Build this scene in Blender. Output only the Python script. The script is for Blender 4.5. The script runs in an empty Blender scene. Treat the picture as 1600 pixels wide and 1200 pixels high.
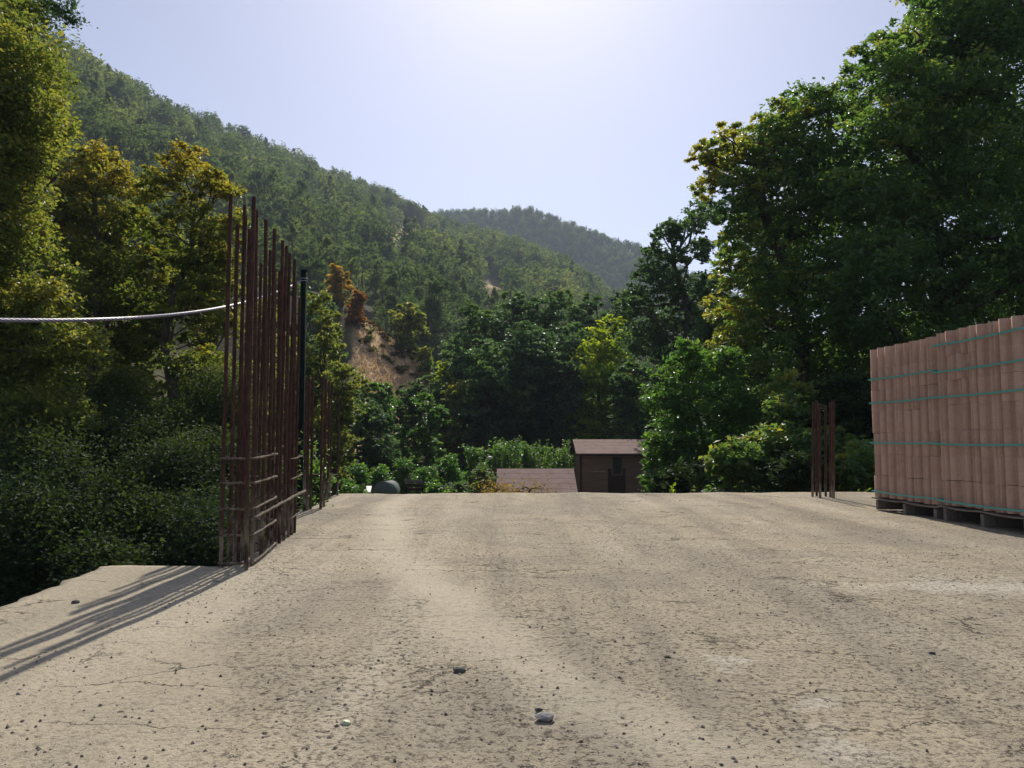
import bpy, math, random
import numpy as np
from mathutils import Vector, Matrix
random.seed(7); rng = np.random.default_rng(11)
scene = bpy.context.scene
col = scene.collection

# ------------------------------------------------------------------ camera, sky, sun, exposure
CAM_H = 0.65; F = 1200.0; PITCH = math.radians(4.1)
cam_d = bpy.data.cameras.new('camera'); cam = bpy.data.objects.new('camera', cam_d); col.objects.link(cam)
cam.location = (0, 0, CAM_H); cam.rotation_euler = (math.pi/2 + PITCH, 0, 0)
cam_d.sensor_width = 36; cam_d.lens = 36*F/1600; cam_d.clip_start = 0.05; cam_d.clip_end = 9000
scene.camera = cam
SUN_EL = math.radians(43); SUN_AZ = math.radians(1.5)      # azimuth from +Y towards +X
world = bpy.data.worlds.new('World'); scene.world = world; world.use_nodes = True
wn = world.node_tree; wn.nodes.clear()
sky = wn.nodes.new('ShaderNodeTexSky'); sky.sky_type = 'NISHITA'; sky.sun_disc = False
sky.sun_elevation = SUN_EL; sky.sun_rotation = SUN_AZ
sky.altitude = 400; sky.air_density = 0.9; sky.dust_density = 0.8; sky.ozone_density = 2.2
bg = wn.nodes.new('ShaderNodeBackground'); bg.inputs['Strength'].default_value = 0.116
wo = wn.nodes.new('ShaderNodeOutputWorld')
hs_ = wn.nodes.new('ShaderNodeHueSaturation'); hs_.inputs['Saturation'].default_value = .70
tn_ = wn.nodes.new('ShaderNodeMix'); tn_.data_type = 'RGBA'; tn_.blend_type = 'MULTIPLY'; tn_.inputs[0].default_value = 1.0; tn_.inputs[7].default_value = (1.03, .985, 1.03, 1)      # thin milky lavender haze over the whole sky
wn.links.new(sky.outputs[0], hs_.inputs['Color']); wn.links.new(hs_.outputs[0], tn_.inputs[6]); wn.links.new(tn_.outputs[2], bg.inputs['Color']); wn.links.new(bg.outputs[0], wo.inputs['Surface'])
sun_d = bpy.data.lights.new('sun', 'SUN'); sun_d.energy = 5.0; sun_d.angle = math.radians(0.6); sun_d.color = (1.0, 0.94, 0.83)
sun = bpy.data.objects.new('sun', sun_d); col.objects.link(sun)
sdir = Vector((math.sin(SUN_AZ)*math.cos(SUN_EL), math.cos(SUN_AZ)*math.cos(SUN_EL), math.sin(SUN_EL)))
sun.rotation_euler = sdir.to_track_quat('Z', 'Y').to_euler(); sun.location = sdir*50
scene.view_settings.view_transform = 'Standard'; scene.view_settings.look = 'None'
scene.view_settings.exposure = 0.18; scene.view_settings.gamma = 1.0; scene.view_settings.use_curve_mapping = False
try:
    scene.cycles.max_bounces = 6; scene.cycles.transmission_bounces = 3; scene.cycles.volume_bounces = 0
    scene.cycles.diffuse_bounces = 3; scene.cycles.glossy_bounces = 2
except Exception: pass

# ------------------------------------------------------------------ helpers
cp, sp = math.cos(PITCH), math.sin(PITCH)
def ray(x, y):
    vx, vy = (x-800)/F, (600-y)/F
    return Vector((vx, cp - vy*sp, sp + vy*cp))
def P(x, y, Y):                                  # a point seen at photo pixel x, y, Y metres in front
    r = ray(x, y); k = Y/r.y
    return Vector((r.x*k, Y, CAM_H + r.z*k))
def G(x, y, z=0.0):                              # the point at photo pixel x, y on the level z
    r = ray(x, y); k = (z-CAM_H)/r.z
    return Vector((r.x*k, r.y*k, z))

def np_mesh(name, V, Fc, mats, attr=None, smooth=False, midx=None):
    V = np.asarray(V, dtype=np.float32); Fc = np.asarray(Fc, dtype=np.int32)
    me = bpy.data.meshes.new(name); n, k = Fc.shape
    me.vertices.add(len(V)); me.vertices.foreach_set('co', V.ravel())
    me.loops.add(n*k); me.loops.foreach_set('vertex_index', Fc.ravel())
    me.polygons.add(n); me.polygons.foreach_set('loop_start', np.arange(0, n*k, k, dtype=np.int32))
    if midx is not None: me.polygons.foreach_set('material_index', np.asarray(midx, dtype=np.int32))
    for m in (mats if isinstance(mats, (list, tuple)) else [mats]): me.materials.append(m)
    me.update(calc_edges=True)
    me.polygons.foreach_set('use_smooth', [smooth]*n)
    if attr:
        for an, (dom, vals) in attr.items():
            a = me.attributes.new(an, 'FLOAT', dom); a.data.foreach_set('value', np.asarray(vals, dtype=np.float32))
    me.validate(verbose=False)
    return me
def link(name, me, parent=None, loc=(0, 0, 0), rz=0.0):
    o = bpy.data.objects.new(name, me); col.objects.link(o); o.location = loc
    if rz: o.rotation_euler = (0, 0, rz)
    if parent: o.parent = parent
    return o
def empty(name, loc, label, cat, group=None, rz=0.0):
    o = bpy.data.objects.new(name, None); col.objects.link(o); o.location = loc; o.rotation_euler = (0, 0, rz)
    o.empty_display_size = 0.2; tag(o, label, cat, group); return o
def tag(o, label, cat, group=None):
    o['label'] = label; o['category'] = cat
    if group: o['group'] = group
    return o
class MB:
    def __init__(s): s.v = []; s.f = []; s.m = []
    def add(s, V, Fc, mi=0):
        b = len(s.v); s.v += [tuple(p) for p in V]; s.f += [tuple(i+b for i in q) for q in Fc]; s.m += [mi]*len(Fc); return s
    def box(s, c, size, rz=0.0, mi=0, rx=0.0):
        M = Matrix.Rotation(rz, 3, 'Z') @ Matrix.Rotation(rx, 3, 'X'); c = Vector(c); h = Vector(size)*0.5
        V = [c + M @ Vector((sx*h.x, sy*h.y, sz*h.z)) for sz in (-1, 1) for sy in (-1, 1) for sx in (-1, 1)]
        return s.add(V, [(0,2,3,1),(4,5,7,6),(0,1,5,4),(2,6,7,3),(0,4,6,2),(1,3,7,5)], mi)
    def tube(s, pts, rad, n=6, mi=0, cap=True, rib=None):
        pts = [Vector(p) for p in pts]; rads = rad if hasattr(rad, '__len__') else [rad]*len(pts)
        b = len(s.v); up = None
        for i, p in enumerate(pts):
            t = (pts[min(i+1, len(pts)-1)] - pts[max(i-1, 0)])
            t = t.normalized() if t.length > 1e-9 else Vector((0, 0, 1))
            if up is None: up = t.orthogonal().normalized()
            a = (up - t*up.dot(t)); a = a.normalized() if a.length > 1e-6 else t.orthogonal().normalized(); up = a
            c = t.cross(a)
            for k in range(n):
                an = 2*math.pi*k/n
                s.v.append(tuple(p + (a*math.cos(an) + c*math.sin(an))*rads[i]))
        for i in range(len(pts)-1):
            for k in range(n):
                k2 = (k+1) % n
                s.f.append((b+i*n+k, b+i*n+k2, b+(i+1)*n+k2, b+(i+1)*n+k)); s.m.append(mi)
        if cap:
            s.f.append(tuple(b+k for k in range(n-1, -1, -1))); s.f.append(tuple(b+(len(pts)-1)*n+k for k in range(n))); s.m += [mi, mi]
        return s
    def mesh(s, name, mats, smooth=False):
        me = bpy.data.meshes.new(name); me.from_pydata(s.v, [], s.f)
        for m in (mats if isinstance(mats, (list, tuple)) else [mats]): me.materials.append(m)
        me.polygons.foreach_set('material_index', s.m)
        if smooth: me.polygons.foreach_set('use_smooth', [True]*len(s.f))
        me.update(); return me
    def build(s, name, mats, parent=None, smooth=False, loc=(0, 0, 0)):
        return link(name, s.mesh(name, mats, smooth), parent, loc)

# ------------------------------------------------------------------ materials
class NT:
    def __init__(s, name):
        s.m = bpy.data.materials.new(name); s.m.use_nodes = True; s.t = s.m.node_tree; s.t.nodes.clear()
        s.out = s.n('ShaderNodeOutputMaterial')
    def n(s, typ, **kw):
        nd = s.t.nodes.new(typ)
        for k, v in kw.items():
            if k.startswith('i_'):
                key = k[2:]; key = int(key) if key.isdigit() else key.replace('_', ' ')
                if hasattr(v, 'bl_idname') or isinstance(v, bpy.types.NodeSocket): s.t.links.new(v, nd.inputs[key])
                else: nd.inputs[key].default_value = v
            else: setattr(nd, k, v)
        return nd
    def l(s, a, b): s.t.links.new(a, b)
    def noise(s, vec, scale, detail=4, rough=0.55, dist=0.0):
        return s.n('ShaderNodeTexNoise', i_Vector=vec, i_Scale=scale, i_Detail=detail, i_Roughness=rough, i_Distortion=dist).outputs['Fac']
    def ramp(s, fac, stops, interp='LINEAR'):
        r = s.n('ShaderNodeValToRGB', i_Fac=fac); cr = r.color_ramp; cr.interpolation = interp
        while len(cr.elements) < len(stops): cr.elements.new(0.5)
        for e, (p, c) in zip(cr.elements, stops):
            e.position = p; e.color = (c, c, c, 1) if isinstance(c, (int, float)) else (*c, 1)
        return r.outputs['Color']
    def mix(s, fac, a, b, mode='MIX'):
        nd = s.n('ShaderNodeMix', data_type='RGBA', blend_type=mode)
        for sock, v in ((nd.inputs[0], fac), (nd.inputs[6], a), (nd.inputs[7], b)):
            if isinstance(v, bpy.types.NodeSocket): s.l(v, sock)
            else: sock.default_value = v if isinstance(v, (int, float)) else (*v, 1)
        return nd.outputs[2]
    def math(s, op, a, b=0.0, c=0.0, clamp=False):
        nd = s.n('ShaderNodeMath', operation=op, use_clamp=clamp)
        for i, v in enumerate((a, b, c)):
            if isinstance(v, bpy.types.NodeSocket): s.l(v, nd.inputs[i])
            else: nd.inputs[i].default_value = v
        return nd.outputs[0]
    def obj(s): return s.n('ShaderNodeTexCoord').outputs['Object']
    def pos(s): return s.n('ShaderNodeNewGeometry').outputs['Position']
    def map(s, vec, scale): return s.n('ShaderNodeMapping', i_Vector=vec, i_Scale=scale).outputs[0]
    def bump(s, h, strength=0.5, dist=0.01, normal=None):
        nd = s.n('ShaderNodeBump', i_Height=h, i_Strength=strength, i_Distance=dist)
        if normal: s.l(normal, nd.inputs['Normal'])
        return nd.outputs[0]
    def done(s, color, rough=0.8, spec=0.3, normal=None, metal=0.0):
        b = s.n('ShaderNodeBsdfPrincipled')
        for key, v in (('Base Color', color), ('Roughness', rough), ('Specular IOR Level', spec), ('Metallic', metal)):
            if isinstance(v, bpy.types.NodeSocket): s.l(v, b.inputs[key])
            else: b.inputs[key].default_value = v if isinstance(v, (int, float)) else (*v, 1)
        if normal: s.l(normal, b.inputs['Normal'])
        s.l(b.outputs[0], s.out.inputs['Surface']); return s.m

def leaf_mat(name, c0, c1, c2, trans=0.45, spec=0.35, rough=0.45, tmul=(1.6, 1.5, 0.6)):
    t = NT(name); at = t.n('ShaderNodeAttribute', attribute_name='tint').outputs['Fac']
    c = t.ramp(at, [(0.0, c0), (0.55, c1), (1.0, c2)])
    b = t.n('ShaderNodeBsdfPrincipled', i_Base_Color=c, i_Roughness=rough); b.inputs['Specular IOR Level'].default_value = spec
    tc = t.mix(1.0, c, tmul, 'MULTIPLY'); tr = t.n('ShaderNodeBsdfTranslucent', i_Color=tc)
    mx = t.n('ShaderNodeMixShader'); mx.inputs[0].default_value = trans
    t.l(b.outputs[0], mx.inputs[1]); t.l(tr.outputs[0], mx.inputs[2]); t.l(mx.outputs[0], t.out.inputs['Surface'])
    return t.m
M = {}
M['oak'] = leaf_mat('oak_leaf', (.065, .105, .030), (.135, .175, .045), (.26, .25, .06), .52, .35, .5, (1.85, 1.75, .85))
M['oak_gold'] = leaf_mat('golden_oak_leaf', (.065, .10, .028), (.14, .165, .038), (.27, .215, .045), .52, .3, .5, (1.9, 1.9, .8))
M['walnut'] = leaf_mat('broad_leaf', (.052, .108, .040), (.095, .175, .050), (.24, .23, .045), .52, .55, .40, (2.0, 1.95, .9))
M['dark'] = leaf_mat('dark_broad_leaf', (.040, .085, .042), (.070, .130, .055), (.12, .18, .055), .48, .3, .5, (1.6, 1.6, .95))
M['fresh'] = leaf_mat('fresh_leaf', (.050, .12, .034), (.085, .19, .045), (.15, .24, .055), .52, .45, .42, (1.5, 1.5, .75))
M['lime'] = leaf_mat('yellow_green_leaf', (.085, .16, .025), (.16, .27, .035), (.29, .35, .045), .6, .25, .5, (1.8, 1.7, .6))
M['ochre'] = leaf_mat('ochre_leaf', (.14, .11, .03), (.27, .19, .05), (.36, .23, .06), .5, .2)
M['rust'] = leaf_mat('rust_leaf', (.10, .05, .02), (.20, .09, .03), (.27, .13, .05), .45, .2)
M['pine'] = leaf_mat('pine_needles', (.052, .092, .042), (.095, .145, .055), (.17, .20, .07), .5, .1, .8, (1.5, 1.4, .8))
M['oak_shade'] = leaf_mat('shaded_understorey_leaf', (.035, .060, .024), (.060, .095, .030), (.12, .14, .04), .4, .15, .6)  # darker copy of the oak leaf: undergrowth shade put into its colour
M['shade'] = leaf_mat('deep_shade_leaf', (.020, .040, .020), (.034, .062, .026), (.07, .10, .03), .35, .12, .65)  # deep shade under the trees put into the leaf colour
M['scrub'] = leaf_mat('dry_scrub', (.06, .05, .03), (.12, .09, .05), (.20, .15, .08), .3, .1, .8)
M['straw'] = leaf_mat('dry_grass_blades', (.32, .22, .12), (.48, .34, .19), (.58, .44, .27), .4, .1, .8, (1.1, 1, .8))

t = NT('bark'); o = t.obj(); n1 = t.noise(t.map(o, (1, 1, .25)), 14, 5)
M['bark'] = t.done(t.ramp(n1, [(.3, (.035, .028, .022)), (.7, (.12, .10, .08))]), .9, .1, t.bump(n1, .8, .03))
t = NT('pine_bark'); M['pbark'] = t.done((.10, .065, .045), .9, .1)

# worn dusty concrete
t = NT('worn_concrete'); p = t.pos()
big = t.noise(t.map(p, (.75, 1, 1)), .62, 5, .62, .9); mid = t.noise(p, 3.2, 6, .65); fine = t.noise(p, 62, 6, .72); grit = t.noise(p, 150, 4, .75)
c = t.mix(t.ramp(mid, [(.33, 0), (.68, 1)]), (.46, .39, .275), (.35, .295, .21))
c = t.mix(t.ramp(big, [(.46, 0), (.60, .6)]), c, (.27, .235, .185))
trk = t.noise(t.n('ShaderNodeMapping', i_Vector=p, i_Rotation=(0, 0, .10), i_Scale=(1.9, .13, 1)).outputs[0], 1.0, 5, .6, .35)
c = t.mix(t.ramp(trk, [(.38, .75), (.50, 0)]), c, (.25, .215, .165)); c = t.mix(t.ramp(trk, [(.54, 0), (.66, .6)]), c, (.54, .47, .36))
tan = t.noise(t.map(p, (.8, .28, 1)), 2.1, 5, .6, .4)
c = t.mix(t.ramp(tan, [(.5, 0), (.62, .4)]), c, (.47, .41, .31))
c = t.mix(t.ramp(fine, [(.38, .95), (.50, 0)]), c, (.14, .112, .082))
c = t.mix(t.ramp(grit, [(.55, 0), (.72, .7)]), c, (.56, .50, .40))
wear = t.noise(t.map(p, (1.3, .35, 1)), 1.35, 5, .65)                     # rougher patches where the paste has gone and stones show
wearm = t.ramp(wear, [(.42, .15), (.53, 1)])
sx_ = t.n('ShaderNodeSeparateXYZ', i_Vector=p); px_n, py_n = sx_.outputs['X'], sx_.outputs['Y']
wv = t.math('MULTIPLY', t.math('SUBTRACT', t.noise(p, 2.6, 6, .65), .5), .45)
lin = t.math('ADD', t.math('ADD', px_n, t.math('MULTIPLY', py_n, .322)), wv)               # left pour: smoother paste beyond this line
strip = t.ramp(t.math('ADD', lin, .5), [(.37, 1), (.47, 0)])
xc = t.ramp(t.math('DIVIDE', py_n, 10.0), [(.15, .78), (.18, .65), (.23, .53), (.30, .43), (.45, .22), (.75, .0)])
band = t.ramp(t.math('ABSOLUTE', t.math('ADD', t.math('SUBTRACT', px_n, t.math('SUBTRACT', t.math('MULTIPLY', xc, 2.3), 1.2)), t.math('MULTIPLY', wv, .6))), [(.05, 1), (.24, 0)])
calm = t.math('SUBTRACT', 1.0, t.math('MAXIMUM', t.math('MULTIPLY', strip, .75), t.math('MULTIPLY', band, .65)))
rough_ = t.math('MAXIMUM', t.ramp(t.n('ShaderNodeVectorMath', operation='LENGTH', i_0=t.map(t.n('ShaderNodeVectorMath', operation='SUBTRACT', i_0=p, i_1=(.62, 3.75, 0)).outputs[0], (1.2, .9, 0))).outputs['Value'], [(.2, 1), (.75, 0)]), t.ramp(t.n('ShaderNodeVectorMath', operation='LENGTH', i_0=t.map(t.n('ShaderNodeVectorMath', operation='SUBTRACT', i_0=p, i_1=(1.7, 2.9, 0)).outputs[0], (.8, 1.3, 0))).outputs['Value'], [(.2, 1), (.9, 0)]))
rough_ = t.math('MULTIPLY', rough_, t.ramp(mid, [(.35, .3), (.6, 1)]))
c = t.mix(t.math('MULTIPLY', strip, .40), c, (.50, .435, .32)); c = t.mix(t.math('MULTIPLY', band, .5), c, (.56, .49, .37)); c = t.mix(t.math('MULTIPLY', rough_, .38), c, (.22, .19, .15))
vo = t.n('ShaderNodeTexVoronoi', i_Vector=t.n('ShaderNodeVectorMath', operation='ADD', i_0=p, i_1=t.n('ShaderNodeVectorMath', operation='SCALE', i_0=t.n('ShaderNodeTexNoise', i_Vector=p, i_Scale=60.0).outputs['Color'], i_Scale=.045).outputs[0]).outputs[0], i_Scale=46.0)
vr = t.math('GREATER_THAN', t.n('ShaderNodeSeparateColor', i_Color=vo.outputs['Color']).outputs[0], .70)
spot = t.math('MULTIPLY', t.ramp(vo.outputs['Distance'], [(.22, 1), (.42, 0)]), vr)
spot = t.math('MULTIPLY', t.math('MULTIPLY', spot, t.math('MAXIMUM', wearm, rough_)), calm)
c = t.mix(t.math('MULTIPLY', spot, .85), c, (.07, .062, .052))
cl = t.noise(t.n('ShaderNodeVectorMath', operation='ADD', i_0=p, i_1=(3.1, 7.7, 0)).outputs[0], 42, 9, .80, .15)
spot2 = t.math('MULTIPLY', t.ramp(cl, [(.36, 1), (.435, 0)]), t.ramp(trk, [(.40, 1), (.60, .35)]))
spot2 = t.math('MULTIPLY', spot2, calm)
c = t.mix(t.math('MULTIPLY', spot2, .8), c, (.085, .07, .055))
# shrinkage cracks, mostly across the slab
cw = t.n('ShaderNodeVectorMath', operation='ADD', i_0=t.map(p, (.42, 1.9, 1)), i_1=t.n('ShaderNodeVectorMath', operation='SCALE', i_0=t.n('ShaderNodeTexNoise', i_Vector=p, i_Scale=3.5, i_Detail=8.0, i_Roughness=.7).outputs['Color'], i_Scale=.35).outputs[0]).outputs[0]
ve = t.n('ShaderNodeTexVoronoi', feature='DISTANCE_TO_EDGE', i_Vector=cw, i_Scale=1.7)
crk = t.ramp(ve.outputs['Distance'], [(.0, 1), (.008, 0)])
crk = t.math('MULTIPLY', crk, t.ramp(t.noise(p, 1.7, 3), [(.50, 0), (.57, 1)]))
c = t.mix(t.math('MULTIPLY', crk, .9), c, (.07, .055, .045))
# pale lime splashes
pp = t.n('ShaderNodeVectorMath', operation='ADD', i_0=p, i_1=t.n('ShaderNodeVectorMath', operation='SCALE', i_0=t.n('ShaderNodeTexNoise', i_Vector=p, i_Scale=5.0, i_Detail=6.0).outputs['Color'], i_Scale=.5).outputs[0]).outputs[0]
def splash(cx, cy, r, sx=1.0):
    g = t.n('ShaderNodeVectorMath', operation='SUBTRACT', i_0=pp, i_1=(cx+.25, cy+.25, .25)).outputs[0]
    g = t.map(g, (sx, 1, 0.2)); d = t.n('ShaderNodeVectorMath', operation='LENGTH', i_0=g).outputs['Value']
    return t.ramp(t.math('DIVIDE', d, r), [(.25, 1), (1.0, 0)])
for (cx, cy, r, s) in ((.68, 1.66, .14, 1), (.75, 1.95, .10, 1), (.62, 2.25, .09, 1), (2.15, 3.45, .22, .25)):
    c = t.mix(t.math('MULTIPLY', t.math('MULTIPLY', splash(cx, cy, r, s), t.ramp(fine, [(.35, .1), (.6, 1)])), .5), c, (.70, .65, .57))
h = t.math('ADD', t.math('MULTIPLY', fine, .6), t.math('MULTIPLY', grit, .35))
h = t.math('SUBTRACT', h, t.math('MULTIPLY', crk, .9)); h = t.math('ADD', h, t.math('MULTIPLY', spot2, -.5)); h = t.math('ADD', h, t.math('MULTIPLY', spot, .35))
M['slab'] = t.done(c, .92, .15, t.bump(h, .95, .014, t.bump(mid, .5, .03)))
t = NT('grey_concrete'); p = t.pos(); n1 = t.noise(p, 6, 6, .65)
M['concrete'] = t.done(t.ramp(n1, [(.3, (.20, .18, .16)), (.7, (.36, .33, .29))]), .9, .1, t.bump(n1, .5, .02))
t = NT('stone_grit'); at = t.n('ShaderNodeAttribute', attribute_name='tint').outputs['Fac']
M['grit'] = t.done(t.ramp(at, [(0, (.11, .098, .085)), (.5, (.24, .20, .16)), (.9, (.42, .36, .28)), (1, (.55, .5, .44))]), .9, .15)

t = NT('rusty_steel'); p = t.pos(); ob = t.obj(); n1 = t.noise(t.map(p, (1, 1, .35)), 45, 5, .65)
c = t.ramp(n1, [(.3, (.030, .016, .013)), (.5, (.056, .027, .021)), (.68, (.095, .045, .031)), (.8, (.14, .070, .043))])
z = t.n('ShaderNodeSeparateXYZ', i_Vector=p).outputs['Z']
crust = t.math('MULTIPLY', t.ramp(t.math('ADD', z, t.math('MULTIPLY', t.noise(t.map(p, (3, 3, .6)), 3, 3), .5)), [(.28, 1), (.62, 0)]), t.ramp(t.noise(t.map(p, (1, 1, .4)), 22, 4), [(.42, 0), (.6, .8)]))
c = t.mix(crust, c, (.30, .25, .19))
M['rust_steel'] = t.done(c, .85, .25, t.bump(n1, .5, .003))
t = NT('cement_caked_steel'); p = t.pos(); n1 = t.noise(p, 60, 5, .65)
M['caked'] = t.done(t.ramp(n1, [(.35, (.06, .038, .028)), (.5, (.13, .10, .075)), (.7, (.27, .23, .18))]), .9, .2, t.bump(n1, .8, .006))

t = NT('terracotta_concrete'); p = t.pos(); n1 = t.noise(p, 16, 4); n2 = t.noise(p, 170, 4, .7)
rn = t.n('ShaderNodeObjectInfo').outputs['Random']
c = t.mix(rn, (.42, .265, .20), (.52, .34, .26)); c = t.mix(t.ramp(n1, [(.35, 0), (.7, .5)]), c, (.55, .40, .32))
c = t.mix(t.ramp(n2, [(.35, .5), (.5, 0)]), c, (.22, .125, .10))
M['block'] = t.done(c, .88, .2, t.bump(n2, .4, .002, t.bump(n1, .2, .01)))
t = NT('teal_strap'); M['strap'] = t.done((.085, .36, .31), .45, .4)
t = NT('grey_pallet_wood'); o = t.obj(); n1 = t.noise(t.map(o, (2, 30, 30)), 3, 4)
M['wood'] = t.done(t.ramp(n1, [(.3, (.12, .10, .085)), (.7, (.24, .21, .18))]), .85, .15, t.bump(n1, .4, .004))
t = NT('dark_brown_board'); p = t.pos(); n1 = t.noise(t.map(p, (.4, 3, 8)), 3, 5)
M['board'] = t.done(t.ramp(n1, [(.3, (.14, .09, .062)), (.7, (.25, .165, .115))]), .8, .2)
t = NT('roof_felt'); p = t.pos(); n1 = t.noise(p, 3, 5); n2 = t.noise(p, 40, 3)
c = t.ramp(n1, [(.3, (.25, .175, .155)), (.7, (.33, .235, .21))]); c = t.mix(t.ramp(n2, [(.4, .35), (.55, 0)]), c, (.12, .085, .078))
M['roof'] = t.done(c, .95, .08)
t = NT('dark_trim'); M['trim'] = t.done((.045, .025, .017), .8, .2)
t = NT('dark_window_glass'); M['glass'] = t.done((.015, .018, .02), .12, .5)
t = NT('dark_post_paint'); p = t.pos(); n1 = t.noise(p, 20, 3)
M['post'] = t.done(t.ramp(n1, [(.3, (.006, .012, .010)), (.7, (.010, .018, .015))]), .9, .05)
t = NT('pale_cable_sheath'); M['cable'] = t.done((.22, .205, .29), .38, .5)
t = NT('dark_stone'); p = t.pos(); n1 = t.noise(p, 90, 4); M['dstone'] = t.done(t.ramp(n1, [(.3, (.04, .04, .038)), (.7, (.13, .125, .115))]), .85, .2, t.bump(n1, .5, .004))
t = NT('grey_stone'); p = t.pos(); n1 = t.noise(p, 70, 4); M['gstone'] = t.done(t.ramp(n1, [(.3, (.15, .145, .14)), (.7, (.34, .32, .30))]), .8, .2, t.bump(n1, .5, .004))
t = NT('green_stone'); p = t.pos(); n1 = t.noise(p, 70, 4); M['nstone'] = t.done(t.ramp(n1, [(.35, (.30, .36, .16)), (.6, (.72, .74, .55))]), .6, .3)
t = NT('grey_plastic'); M['tank'] = t.done((.12, .14, .13), .7, .15)
t = NT('white_paint'); M['white'] = t.done((.6, .58, .55), .5, .3)

# ground: leaf litter, dry grass and bare earth; 'dry' is where the soil is bare
t = NT('hillside_ground'); p = t.pos(); dry = t.n('ShaderNodeAttribute', attribute_name='dry').outputs['Fac']
n1 = t.noise(p, .35, 6, .65); n2 = t.noise(p, 2.2, 6, .7)
c = t.mix(n1, (.045, .050, .022), (.10, .085, .045)); c = t.mix(t.ramp(n2, [(.4, 0), (.7, .5)]), c, (.16, .125, .07))
gold = t.mix(t.ramp(n2, [(.35, 0), (.65, 1)]), (.60, .40, .22), (.76, .55, .34)); gold = t.mix(t.ramp(t.noise(p, .9, 5), [(.55, 0), (.63, .8)]), gold, (.20, .14, .09))
M['ground'] = t.done(t.mix(dry, c, gold), .95, .05, t.bump(n2, .8, .25))

# ------------------------------------------------------------------ terrain
def tab(pts):
    a = []
    for (x, y, r) in pts:
        d = ray(x, y); a.append((math.atan2(d.x, d.y), d.z/math.hypot(d.x, d.y), r))
    a = np.array(a); return a[:, 0], a[:, 1], a[:, 2]
A1, E1, R1 = tab([(-700, 60, 300), (-300, 40, 300), (0, 65, 320), (30, 78, 330), (130, 118, 340), (250, 186, 370), (350, 218, 395), (480, 268, 430), (560, 298, 450), (620, 322, 460), (700, 362, 470), (800, 390, 430), (895, 434, 400), (1000, 540, 330), (1100, 640, 260), (1250, 690, 200)])
A2, E2, R2 = tab([(-700, 300, 730), (400, 350, 730), (600, 358, 730), (690, 338, 730), (760, 335, 740), (830, 334, 740), (900, 358, 730), (950, 378, 725), (1005, 396, 715), (1100, 440, 700), (1250, 530, 700), (1400, 660, 700), (1700, 690, 700)])
SA, SE, _s = tab([(200, 400, 72), (450, 440, 72), (500, 455, 72), (545, 476, 72), (575, 494, 72), (600, 514, 72), (625, 538, 72), (655, 566, 72), (690, 606, 72), (720, 660, 72), (760, 740, 72)])
AF = np.array([-2.2, -.62, -.45, -.25, -.1, .08, .17, .3]); FF = np.array([16., 17., 22., 30., 40., 70., 110., 150.])
def smooth(a, b, x):
    t_ = np.clip((x-a)/(b-a), 0, 1); return t_*t_*(3-2*t_)
def wob(x, y, s, k=0.0):
    return (np.sin(x/s+1.3+k)*np.cos(y/s*1.13+.4+k) + .5*np.sin(x/s*2.3+y/s*1.7+k) + .3*np.cos(x/s*4.1-y/s*3.3+k))/1.8
def terrain(x, y):
    x = np.asarray(x, float); y = np.asarray(y, float)
    ph = np.arctan2(x, y); r = np.hypot(x, y)
    z = -2.7 - 1.6*smooth(3.0, 7.0, -x)*smooth(26, 14, r) + 0*x
    r1 = np.interp(ph, A1, R1); e1 = np.interp(ph, A1, E1); f1 = np.interp(ph, AF, FF)
    back = smooth(-1.7, -.9, ph)                                       # the hill dies away behind the camera
    t1 = np.clip((r-f1)/(r1-f1), 0, 1); h1 = (e1*r1 + CAM_H + 2.7)*back
    z1 = h1*t1**1.28 - np.maximum(r-r1, 0)*.45 + wob(x, y, 23)*3.0*smooth(.06, .4, t1)*smooth(1.0, .8, t1) + wob(x, y, 61, 2)*6*smooth(.1, .5, t1)*smooth(1.0, .7, t1)
    z1 = np.where(ph > .33, 0, np.where(t1 > 0, z1, 0))
    z1 = z1*smooth(.33, .25, ph)
    r2 = np.interp(ph, A2, R2); e2 = np.interp(ph, A2, E2); t2 = np.clip((r-440)/(r2-440), 0, 1)
    z2 = np.maximum(e2*r2+CAM_H+2.7, 0)*t2**1.1*smooth(-1.6, -.9, ph)*smooth(1.2, .55, ph) - np.maximum(r-r2, 0)*.4 + wob(x, y, 70)*9*smooth(.05, .4, t2)*smooth(1, .75, t2)
    zz = z + np.maximum(np.maximum(z1, z2), np.minimum(z1*0, 0))
    # spur with the bare bank above the valley trees
    s_h = np.interp(ph, SA, SE)*72 + CAM_H                                # crest height of the spur, 72 m out
    yv = np.maximum(y, 1e-3); base0 = -2.7 + 0*x
    s_f = np.where(yv < 72, np.clip((yv-46)/26, 0, 1)**1.15, 1-smooth(72, 112, yv))
    s_w = smooth(-.52, -.40, ph)*smooth(-.02, -.07, ph)
    zz = np.maximum(zz, (base0 + (s_h-base0)*s_f + .5*wob(x, y, 4.3, 2)*s_f)*s_w + zz*(1-s_w))
    # level ground on which the two sheds and the garden stand
    g = smooth(15, 11, np.abs(x-2))*smooth(52, 42, y)*smooth(-12, -4, y)
    zz = zz*(1-g) + (-2.6)*g
    # far right of the valley stays low; small unevenness
    return zz + wob(x, y, 3.1, 5)*.10
def hit(px, py, r0=45, r1=900):
    d = ray(px, py); Yv = np.arange(r0, r1, .5); k = Yv/d.y; xx_ = d.x*k; zz_ = CAM_H + d.z*k; g_ = terrain(xx_, Yv) > zz_
    i_ = int(np.argmax(g_)); return (float(xx_[i_]), float(Yv[i_])) if g_.any() else (d.x*300/d.y, 300.0)
PATCH = []
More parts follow.
